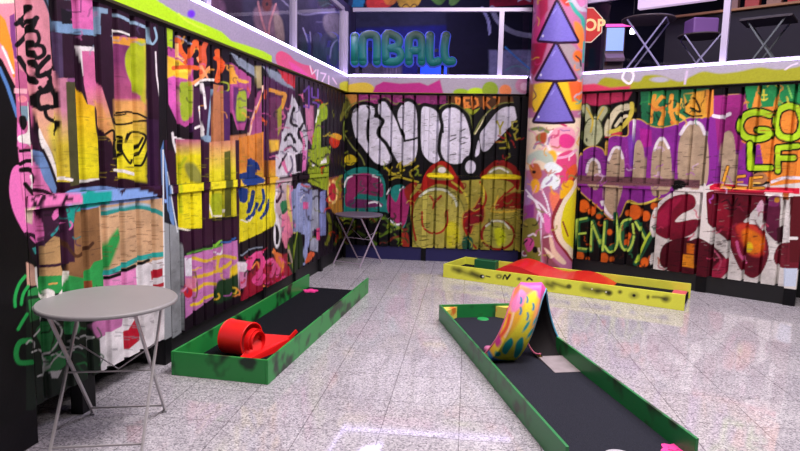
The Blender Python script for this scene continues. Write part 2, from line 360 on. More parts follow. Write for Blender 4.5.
 ('p','#dfe3df',[(48,371),(60,370),(56,378),(50,378)]),
 ('c','#c878b0',[(92,322),(118,316),(126,322),(118,336),(100,340),(92,332)],{'f':2}),
 ('p','#eae6ea',[(98,338),(120,326),(124,300),(165,285),(165,350),(100,385)]),
 ('p','#c01c34',[(124,334),(134,318),(138,322),(138,340),(126,350)]),('c','#d83a5c',[(116,300),(124,298),(124,312),(118,312)]),
 # --- grey metal strip and dark divider
 ('p','#0d0b10',[(156,22),(166,26),(166,150),(158,150)]),('p','#4c6fa0',[(159,150),(162,140),(163,205),(161,205)]),
 ('p','#6a8ec4',[(162,150),(165,165),(172,214),(174,232),(166,214)]),('p','#34122c',[(163,140),(173,140),(176,214),(170,200)]),
 ('p','#1c1c26',[(162,200),(168,215),(170,235),(162,228)]),
 ('p','#8f9499',[(162,222),(168,224),(176,226),(182,240),(183,330),(163,345)]),('l','#dfe4e6',1.1,[(161.5,150),(162,222),(163,290)]),('l','#dfe6ee',1,[(166,172),(172,210),(176,232)]),
 # --- second bay: orange letters over black, magenta shapes
 ('p','#150c16',[(166,20),(236,45),(236,160),(166,150)]),
 ('p',LIM,[(165,24),(171,26),(171,48),(166,48)]),
 ('p','#b24890',[(166,46),(192,58),(192,122),(184,127),(176,123),(168,106)]),('p','#d05ab0',[(166,60),(174,64),(174,118),(167,104)]),
 ('p','#f0c030',[(166,56),(178,60),(190,70),(188,80),(172,76),(166,78)],{'f':1.5}),('p','#f2e04a',[(172,60),(188,72),(178,72)],{'f':2}),
 ('c','#9cb02c',[(178,86),(184,82),(191,84),(191,112),(188,119),(180,118)],{'f':1.5}),
 ('s','#e0602a',5,[(177,38),(179,50),(184,57)]),('s','#e0602a',5,[(184,62),(190,52),(194,42),(200,52),(198,60)]),('s','#d85a3a',5,[(205,42),(202,50),(203,62),(200,74)]),('s','#e0602a',4.4,[(172,68),(185,67),(196,68)]),
 ('s','#f29a5a',3.6,[(192,83),(200,78),(206,70),(208,68)]),('s','#f0a070',2,[(196,58),(203,72),(206,78)]),('s','#f4efe8',2.4,[(194,85),(202,80),(212,80)]),('l','#f0c080',2,[(176,44),(176,56),(182,60)]),
 ('s','#8a94b0',1.6,[(175,36),(183,40),(190,44)]),
 ('p','#3c1a3c',[(192,88),(212,86),(212,150),(192,148)]),
 ('l','#f4eef0',2.4,[(201,84),(203,96),(204,108)]),('l','#f4eef0',2.4,[(198,107),(200,122),(202,136)]),('s','#f4eef0',2.4,[(194,128),(200,126),(202,130)]),
 ('l','#88a4c0',2.2,[(211,90),(208,115),(206,138)]),('c','#88a4c0',[(202,136),(209,136),(209,142),(203,141)]),
 ('p','#b8754e',[(212,84),(222,86),(223,150),(225,190),(211,190)]),('s','#e0602a',6,[(216,52),(219,66),(216,80)]),('s','#d8501e',4,[(214,58),(222,64),(218,74)]),('s','#8f9a2a',1.8,[(222,92),(227,90),(227,84),(222,82)]),
 ('p','#4a1f58',[(222,90),(229,92),(229,150),(223,150)]),
 ('p','#8a94a8',[(229,52),(236,56),(252,66),(258,72),(258,80),(250,74),(236,64)]),
 ('p','#b24e90',[(229,62),(240,70),(250,78),(250,100),(246,118),(243,130),(236,130),(230,110)]),('s','#f0b848',3.4,[(230,71),(238,80),(246,82)]),('p','#f0a83a',[(229,64),(233,66),(236,84),(230,84)]),
 ('p','#5c2a66',[(232,86),(246,90),(246,122),(236,124),(232,108)],{'f':2}),('c','#9cb030',[(236,96),(241,91),(245,94),(245,118),(240,121),(235,118)],{'f':1.5}),
 ('p','#c8805a',[(229,136),(245,134),(246,160),(229,160)],{'f':2}),
 ('p','#a85088',[(250,96),(260,90),(262,150),(247,150)],{'f':1.5}),('p','#341430',[(251,86),(258,84),(254,104),(246,132),(247,100)]),
 ('p','#b0a070',[(254,66),(260,66),(261,88),(256,88)],{'f':1.5}),
 ('s','#f6c6b0',1.8,[(263,86),(259,100),(252,116),(249,132),(245,143)]),('s','#f0904a',1.2,[(261,94),(256,110),(250,124)]),
 # yellow lower letters
 ('l','#f5eef2',2.4,[(171,133),(172,142),(175,152)]),('l','#f5eef2',2,[(172,137),(182,140),(190,144)]),
 ('p','#c86a8c',[(174,139),(200,140),(201,228),(177,229)],{'g':('#ebdf1c',186,140,187,156)}),
 ('c','#8f9040',[(183,164),(192,163),(200,174),(200,182),(192,182),(186,176)],{'f':3}),('s','#b8c41e',3,[(180,212),(178,190),(178,170),(184,158)],{'f':2}),('l','#f5f0e0',1.6,[(177,228),(190,231),(202,230)]),
 ('p','#d89070',[(208,142),(235,140),(236,216),(207,218)],{'g':('#e6dc28',220,142,220,172)}),('p','#55591e',[(223,152),(230,150),(231,216),(223,217)],{'f':1.2}),
 ('c','#aebc24',[(210,196),(221,194),(222,212),(211,214)],{'f':2}),('l','#f4f0e0',1.6,[(205,186),(207,203),(211,216),(221,216),(223,210)]),
 ('p','#e28c3a',[(237,138),(262,132),(277,132),(277,160),(237,168)],{'f':1}),
 ('p','#e28c3a',[(238,156),(277,150),(278,222),(272,226),(262,232),(238,243)],{'g':('#e8dc24',256,165,257,200)}),
 ('p','#35142e',[(201,146),(208,144),(208,218),(211,222),(236,218),(237,236),(183,252),(178,232),(203,228)]),
 ('p','#35142e',[(234,140),(238,140),(238,250),(236,250)]),('p','#6a3a1a',[(263,140),(267,140),(268,185),(263,186)],{'f':1}),
 ('c','#1d3c82',[(246,164),(250,158),(256,170),(252,178),(246,174)]),('c','#1d3c82',[(251,160),(256,162),(259,170),(254,168)]),('c','#1d3c82',[(238,176),(246,172),(258,176),(262,182),(244,186)]),
 ('c','#1d3c82',[(238,188),(248,190),(246,200),(242,203),(238,198)]),('s','#1d3c82',4,[(252,192),(250,204),(247,212)]),('s','#1d3c82',3.6,[(256,204),(252,214),(246,219)]),('s','#1d3c82',3.4,[(262,190),(263,200),(258,210)]),('s','#1d3c82',3,[(268,200),(265,212),(260,218)]),
 ('s','#f2eee0',1.2,[(241,220),(247,222),(251,217)]),
 # lower swirls
 ('p','#c678b8',[(183,256),(200,252),(236,240),(238,282),(214,296),(184,318)]),
 ('p','#e2e0ea',[(183,258),(191,257),(192,276),(184,276)]),('s','#e8c038',3.4,[(193,258),(206,261),(220,256),(234,258)]),('s','#e8c038',3.6,[(195,277),(208,274),(222,268),(230,262)]),('s','#e8c038',3.4,[(194,290),(204,284),(214,284)]),('s','#e8c038',3,[(218,256),(216,268),(222,274)]),('p','#f0d02c',[(229,268),(238,262),(238,284),(228,284)],{'f':2}),('s','#f0d02c',3,[(190,305),(198,303),(204,298),(214,294)]),
 ('s','#7a5a3a',1.6,[(194,272),(196,290),(193,302)]),('e','#c42030',(187,290,5,8)),('p','#e890b0',[(184,278),(196,278),(193,290),(184,286)],{'f':1.5}),
 ('c','#1d3a22',[(216,282),(228,278),(238,274),(238,292),(226,300),(214,302)],{'f':2}),
 ('s','#5a9a3c',2,[(186,254),(200,250),(212,248),(222,244)]),('s','#88d040',2.4,[(212,248),(220,241),(222,250)]),('s','#3a64b0',2,[(220,242),(228,242),(234,238)]),('s','#f4e8f0',2,[(213,252),(219,254),(222,248)]),('s','#b0a8e8',1.2,[(212,240),(213,247)]),
 ('p','#f0c8e0',[(236,262),(245,262),(247,276),(238,292)],{'f':1.5}),
 ('p','#1a0e18',[(238,244),(279,226),(292,226),(292,284),(246,306),(238,300)]),
 ('p','#a01a34',[(246,276),(258,262),(290,252),(294,276),(252,298),(240,302)],{'f':2}),('p','#f4e4f0',[(236,262),(246,262),(246,272),(238,272)],{'f':1.5}),
 ('p','#e088b8',[(238,272),(246,272),(245,286),(239,290)]),
 ('s','#f24e98',5,[(248,268),(252,258),(260,256),(262,264),(258,274),(253,280),(258,283),(263,276)]),('s','#f45aa0',3,[(246,262),(254,254),(262,252)]),('s','#f08a40',1.6,[(251,268),(256,262),(258,268)]),
 ('s','#f05a9a',3.6,[(266,262),(271,260),(273,268),(270,276)]),('s','#f05a9a',3,[(274,262),(278,268),(276,276)]),('s','#f2924a',2.4,[(272,252),(277,256),(282,262),(281,272)]),('s','#8a94a8',1.4,[(240,256),(250,249),(262,247)]),
 # right-hand bay of the left wall
 ('p','#1a0e1c',[(262,66),(350,96),(350,260),(262,230)],{'a':0}),
 ('p','#4a1f48',[(263,76),(300,86),(300,160),(263,160)]),
 ('p','#6c3058',[(268,98),(277,96),(283,104),(281,128),(278,150),(268,150)],{'f':1}),
 ('p','#e8b840',[(268,140),(278,140),(278,150),(270,152)],{'f':2}),
 ('s','#e8a040',3.6,[(270,90),(278,93),(284,95),(282,104),(279,112)]),('p','#a4a030',[(276,110),(281,104),(281,126),(277,136)],{'f':1}),
 ('p','#8a94a8',[(262,66),(276,72),(290,82),(294,90),(284,86),(270,78)],{'f':1}),('p','#cc3040',[(276,68),(296,76),(294,88),(284,82)]),
 ('p','#10090f',[(294,76),(301,79),(300,110),(294,105)]),
 ('p','#c8c4d0',[(291,94),(297,104),(302,120),(307,135),(306,158),(276,160),(282,132),(288,112)]),
 ('s','#1c1420',3,[(293,108),(290,122),(296,126)]),('s','#1c1420',3,[(284,140),(289,134),(294,142)]),('s','#1c1420',2.6,[(302,124),(298,134),(304,146)]),('s','#4a4050',2.6,[(284,150),(290,146),(296,152)]),('s','#e080b0',2.4,[(300,132),(303,142),(302,152)]),
 ('p','#241430',[(302,84),(326,92),(326,110),(302,108)]),('p','#c878a0',[(304,104),(313,106),(313,150),(306,135)]),
 ('l','#6a44a0',1.6,[(303,92),(308,86),(308,108),(303,106)]),('l','#6a44a0',1.6,[(311,88),(311,97),(317,98),(317,89)]),('l','#6a44a0',1.6,[(312,102),(318,104),(318,108)]),
 ('c','#94b024',[(318,107),(324,104),(327,112),(324,130),(321,150),(311,150),(314,128)]),('l','#e8f0e0',1.6,[(318,110),(315,122)]),
 ('p','#0e0a0e',[(320,122),(327,118),(327,150),(320,150)]),
 ('e','#c83018',(334,141,5,7)),('c','#e0a02c',[(329,136),(334,133),(341,136),(339,140),(333,138)]),('s','#6c7a2a',1.4,[(349,112),(343,125),(344,140),(350,150)]),('s','#6c6a22',2,[(346,108),(340,120),(344,104)]),
 # middle/lower
 ('p','#d8d0dc',[(275,155),(297,152),(300,172),(276,178)]),('s','#d870a0',3,[(282,160),(285,170),(289,174)]),('s','#3a2a38',2,[(278,168),(283,158),(287,152)]),('s','#6a6078',2.4,[(290,156),(292,166),(288,174)]),
 ('p','#1c1220',[(294,155),(303,152),(302,172),(296,172)]),('p','#d070b0',[(302,150),(306,150),(305,170),(301,172)]),
 ('p','#c0a8b0',[(274,180),(290,178),(292,232),(276,240)],{'f':1}),('c','#e0809c',[(282,205),(290,200),(293,220),(290,240),(284,248),(281,228)]),('c','#2f7a50',[(279,204),(285,200),(287,208),(282,214)]),('s','#d8c070',3,[(287,186),(287,200),(290,218),(294,232)]),
 ('s','#3a1a30',2.6,[(278,184),(281,192),(276,202)]),('s','#e8e0e8',2,[(276,190),(274,206),(277,220)]),('c','#d080a0',[(292,190),(294,204),(290,206),(288,196)]),
 ('e','#ece8ee',(276,234,3.6,14)),('s','#16101a',2.4,[(275,225),(277,234),(276,243)]),
 ('c','#e87a3c',[(272,248),(276,252),(282,256),(280,268),(274,258)]),
 ('p','#96aa28',[(308,150),(330,146),(328,176),(324,190),(316,186),(308,182)]),('p','#f4f0ec',[(311,163),(315,165),(311,167)]),('p','#f4f0ec',[(319,164),(325,156),(326,163)]),('l','#120c10',2,[(310,161),(317,166)]),('l','#120c10',2,[(319,167),(328,165)]),
 ('p','#96aa28',[(310,178),(328,175),(328,191),(318,187),(310,184)]),('s','#3a4a18',1.4,[(313,180),(319,183)]),
 ('p','#8a96c0',[(290,190),(296,188),(299,215),(302,232),(292,232)]),('c','#98a2d0',[(296,188),(303,184),(310,186),(312,205),(310,232),(305,262),(302,262),(304,236),(298,230)]),('p','#a0a4b8',[(312,190),(317,190),(318,230),(317,252),(309,250),(310,225)]),('p','#8890c8',[(319,192),(325,190),(325,235),(318,236)]),
 ('p','#e0609c',[(303,202),(308,202),(308,209),(303,209)]),('p','#f0508c',[(316,228),(319,228),(319,240),(316,240)]),('p','#101018',[(313,229),(316,229),(316,238),(312,238)]),
 ('p','#20301a',[(288,238),(300,232),(304,262),(292,275),(286,262)]),('s','#88a030',1.6,[(297,232),(294,245),(292,262)]),('s','#88a030',1.4,[(287,244),(290,256),(292,268)]),('s','#c8a8a0',1.6,[(288,250),(291,262)]),
 ('c','#e8683a',[(304,262),(309,252),(314,254),(308,262)]),
 ('p','#b07a2c',[(328,178),(340,176),(342,212),(334,214),(328,206)],{'f':1.5}),('e','#c83040',(332,192,4,9),{'o':'#f0c878','ow':1.4}),('s','#8a9020',3,[(341,176),(336,184),(340,190)]),
 ('s','#6c7020',3.4,[(327,214),(330,228),(326,244)]),('s','#54661c',3,[(334,222),(340,232),(334,244)]),('s','#54661c',2.6,[(342,214),(346,226),(343,238)]),
]
# green brush strokes over the near post

def scrib(seed,x0,y0,x1,y1,n,cols,w=(1,2),L=8,a=.8):
    """small loose marks sprayed over an area"""
    r=random.Random(seed); out=[]
    for i in range(n):
        x=r.uniform(x0,x1); y=r.uniform(y0,y1); t=r.uniform(0,6.28); pts=[(x,y)]
        for k in range(3):
            t+=r.uniform(-1.3,1.3); x+=math.cos(t)*L/3; y+=math.sin(t)*L/3; pts.append((x,y))
        out.append(('s',r.choice(cols),r.uniform(*w),pts,{'f':.7,'a':a}))
    return out
def ticks(seed,x0,y0,x1,y1,n,col,L=4,w=.5,a=.75):
    r=random.Random(seed); out=[]
    for i in range(n):
        x=r.uniform(x0,x1); y=r.uniform(y0,y1); out.append(('l',col,w,[(x,y),(x+r.uniform(.5,1)*L,y+r.uniform(-.8,.6))],{'f':.6,'a':a}))
    return out
LEFT+=[('s','#22a44c',3.2,[(23,276),(17,284),(13,296),(13,306)]),('s','#22a44c',3,[(26,286),(21,294),(19,304)]),('s','#22a44c',3.2,[(25,314),(20,322),(16,329)]),('s','#22a44c',5,[(28,340),(18,342),(14,352),(17,362),(30,362)])]
WHT='#d9d5e4'
def bub(pts): return ('c',WHT,pts,{'o':BLK,'ow':3.6})
BACK=[
 ('p','#8a2a6c',[(356,90),(446,90),(446,104),(356,106)]),('p','#c0803c',[(344,92),(358,92),(356,108),(344,116)],{'f':2}),('c','#5a5a20',[(338,98),(346,96),(352,108),(345,118)],{'f':2}),
 ('p','#5a3416',[(448,92),(522,92),(522,106),(448,108)]),
 ('l','#e8863a',2.2,[(457,109),(456,98),(460,99),(459,104),(456,104)]),('l','#e8863a',2.2,[(469,98),(464,98),(465,108),(470,107),(465,103),(468,103)]),('l','#e8863a',2.2,[(473,108),(472,97),(477,99),(478,105),(473,108)]),('l','#e8863a',2.2,[(484,108),(484,97),(489,99),(485,103),(490,108)]),('l','#e8863a',2.2,[(494,97),(499,98),(498,104),(494,108)]),
 ('c','#9aa428',[(466,108),(474,110),(480,108),(474,114),(468,113)]),
 ('s','#7c8240',1.2,[(341,130),(343,118),(350,106),(362,101),(376,99)]),('s','#7c8240',1.2,[(343,132),(352,146),(362,158),(366,170)]),('s','#7c8240',1.4,[(438,110),(444,105),(454,104),(465,110),(471,118),(473,134),(480,122),(488,112),(500,104),(514,103),(521,108),(521,120),(514,130)]),('s','#7c8240',1.2,[(378,101),(386,98),(396,104),(404,99),(416,104),(420,104)]),
 ('s','#e8e0b0',1.2,[(475,134),(480,126),(486,114)]),
 bub([(352,115),(356,108),(364,105),(373,107),(375,112),(374,117),(381,117),(383,122),(379,132),(386,145),(392,158),(386,165),(376,163),(368,154),(362,146),(356,138),(353,126)]),
 ('s',BLK,1.6,[(367,106),(370,112),(368,120),(367,132),(368,142)]),('s',BLK,2.2,[(376,117),(383,116),(383,123),(378,133),(385,143),(391,152),(394,160)]),
 bub([(379,104),(385,102),(391,111),(398,124),(404,140),(405,134),(399,124),(398,112),(403,104),(410,102),(416,110),(418,138),(416,156),(409,165),(400,164),(394,155),(388,143),(380,133),(385,121),(379,114)]),
 ('s',BLK,2.2,[(391,108),(397,120),(402,134),(405,141)]),('s',BLK,2,[(404,141),(410,140),(417,138)]),
 bub([(422,109),(428,107),(437,112),(441,124),(443,140),(441,156),(436,163),(428,160),(422,150),(421,128)]),
 bub([(442,114),(448,108),(457,109),(465,117),(470,134),(470,150),(465,161),(455,164),(446,161),(441,151),(442,136),(444,126)]),
 ('s',BLK,2.4,[(438,110),(441,120),(443,132)]),
 bub([(482,150),(480,135),(486,126),(497,112),(506,107),(514,107),(518,113),(515,121),(505,132),(495,142),(488,150)]),
 ('e',WHT,(470.5,167,5.2,6.6),{'o':BLK,'ow':4}),('c',WHT,[(478,141),(480,145),(479,154),(475,156)]),
 ('l',BLK,1,[(451,136),(456,135)]),('l',BLK,1,[(450,141),(456,138)]),('l',BLK,1,[(461,131),(465,129)]),('l',BLK,1,[(461,138),(465,137)]),('l',BLK,1,[(461,144),(465,143)]),('l',BLK,1,[(450,155),(456,154)]),
 ('p',BLK,[(366,166),(378,168),(392,168),(418,170),(440,168),(462,160),(478,158),(480,170),(456,178),(366,174)],{'a':.0}),
 ('l','#a8a030',1.8,[(497,121),(500,128),(503,122)]),('l','#a8a030',1.8,[(500,128),(500,134)]),('l','#a8a030',1.8,[(519,121),(512,122),(512,128),(518,130),(515,134)]),('l','#a8a030',1.8,[(497,142),(506,142),(505,134),(509,148),(500,148)]),('l','#a8a030',1.8,[(514,134),(516,140),(520,138)]),
 ('c','#c0381c',[(338,132),(344,134),(343,150),(338,148)]),('e','#c8b020',(350,160,6,5.4)),('s','#8a8a20',2,[(338,160),(344,164),(342,172)]),
 # teal arches with magenta inside
 ('c','#1f8078',[(340,190),(343,176),(352,169),(366,167),(378,171),(385,182),(386,200),(390,190),(396,185),(404,186),(409,196),(405,226),(394,226),(386,212),(342,212)],{'o':BLK,'ow':1.6}),
 ('c','#8f2c60',[(345,196),(348,180),(356,174),(372,174),(382,182),(383,196),(376,196),(358,194),(352,204),(346,206)]),('c','#6c2a5c',[(348,202),(356,199),(376,201),(382,206),(352,208)]),
 ('s','#efeaf0',1.8,[(344,187),(347,179),(352,176)]),('s','#efeaf0',1.6,[(373,176),(379,178),(380,182)]),('s','#efeaf0',1.8,[(368,203),(376,202),(381,206)]),
 ('c','#a02c68',[(387,206),(389,194),(396,202),(401,190),(408,190),(409,206),(405,224),(398,225),(390,216)]),('s','#efeaf0',1.8,[(389,219),(394,224),(401,224)]),('s','#efeaf0',1.4,[(387,194),(390,188)]),('s','#efeaf0',1.4,[(400,190),(403,187)]),
 ('s','#b0a02c',2,[(386,168),(394,174),(404,170)]),('s','#b0a02c',2,[(390,180),(398,177),(410,180),(418,182)]),('s','#b0a02c',1.8,[(400,163),(401,178)]),('s','#b0a02c',2,[(410,172),(418,166)]),
 ('c','#8a2218',[(404,190),(416,182),(418,196),(412,208)],{'f':1.5}),
 ('s','#6c8420',3,[(338,222),(348,218),(356,226),(346,236)]),('s','#5c7a20',3,[(372,222),(384,218),(392,228),(380,236)]),('s','#7c9030',2.4,[(390,232),(400,228),(404,238)]),('s','#4c6a1c',3,[(358,232),(368,238),(376,244)]),('s','#7c9030',2,[(338,238),(348,244)]),('c','#9a2a1c',[(402,232),(408,234),(409,247),(402,245)]),
 # first character
 ('p','#a59a3e',[(410,196),(418,184),(526,176),(524,250),(412,250)]),
 ('c','#a01c14',[(410,200),(420,188),(424,176),(431,166),(441,161),(450,165),(457,176),(464,186),(462,194),(452,188),(438,184),(424,192),(416,210)]),
 ('c','#b4aa4c',[(413,222),(416,204),(426,191),(440,188),(454,194),(463,208),(464,228),(458,246),(420,247)],{'o':'#7c7830','ow':1.6}),
 ('c','#c8c024',[(446,224),(456,222),(460,240),(450,247),(446,240)],{'f':3}),('s','#d8dcc4',2.4,[(420,196),(430,190),(444,190),(454,198),(457,206)]),
 ('c','#8a8440',[(430,178),(440,165),(452,175),(451,180)],{'f':1}),('e','#e0dcd8',(442,170,4,3)),('c','#ecd81c',[(428,177),(430,173),(450,174),(453,179),(440,178)]),
 ('s','#a8281c',2,[(422,212),(423,226),(431,233),(441,232),(447,224),(447,212)]),('s','#a8281c',2,[(430,196),(434,202),(433,208)]),('l','#a8281c',2.6,[(434,203),(441,196)]),
 ('s','#a01c14',2,[(413,204),(412,220),(416,240)]),('s','#c8b83c',2,[(452,182),(464,192),(469,206),(468,214)]),
 # between, and the second character
 ('c','#7e1420',[(464,214),(474,208),(481,198),(484,212),(482,222),(474,224),(470,234),(464,228)],{'o':'#b88a34','ow':1.4}),('s','#a01c14',2,[(480,182),(486,196),(482,208),(468,216),(464,226),(470,240),(476,248)]),('s','#d8c43c',2,[(481,184),(484,192),(482,204)]),
 ('c','#8a1a14',[(480,176),(488,166),(498,160),(512,164),(520,174),(518,190),(510,182),(492,178)]),('c','#9a9450',[(488,176),(492,168),(502,166),(511,171),(511,178)]),('s','#dcdcd0',2,[(490,172),(499,168),(508,172)]),
 ('c','#ecd81c',[(482,179),(485,175),(500,174),(516,175),(524,179),(500,179)]),('s','#a8281c',2,[(518,184),(508,192),(499,200),(496,208)]),('s','#d8b43c',1.8,[(498,196),(494,206),(493,212),(516,211)]),('c','#8a1a14',[(500,200),(514,192),(524,196),(524,208),(498,208)],{'f':2}),
 ('e','#a8a648',(498,235,15,13),{'o':'#8a1a18','ow':2.4}),('c','#c8d020',[(494,230),(502,228),(506,240),(498,246)],{'f':2.5}),('s','#d8dcc4',2,[(486,226),(494,221),(503,222),(509,228)]),
 ('p','#2a4a30',[(452,206),(460,206),(460,220),(452,220)],{'a':0}),('c','#1f5a44',[(463,238),(472,238),(472,250),(463,250)],{'f':1}),
 ('p','#0c0a10',[(512,95),(530,95),(530,250),(520,250),(521,140)],{'f':1}),
]
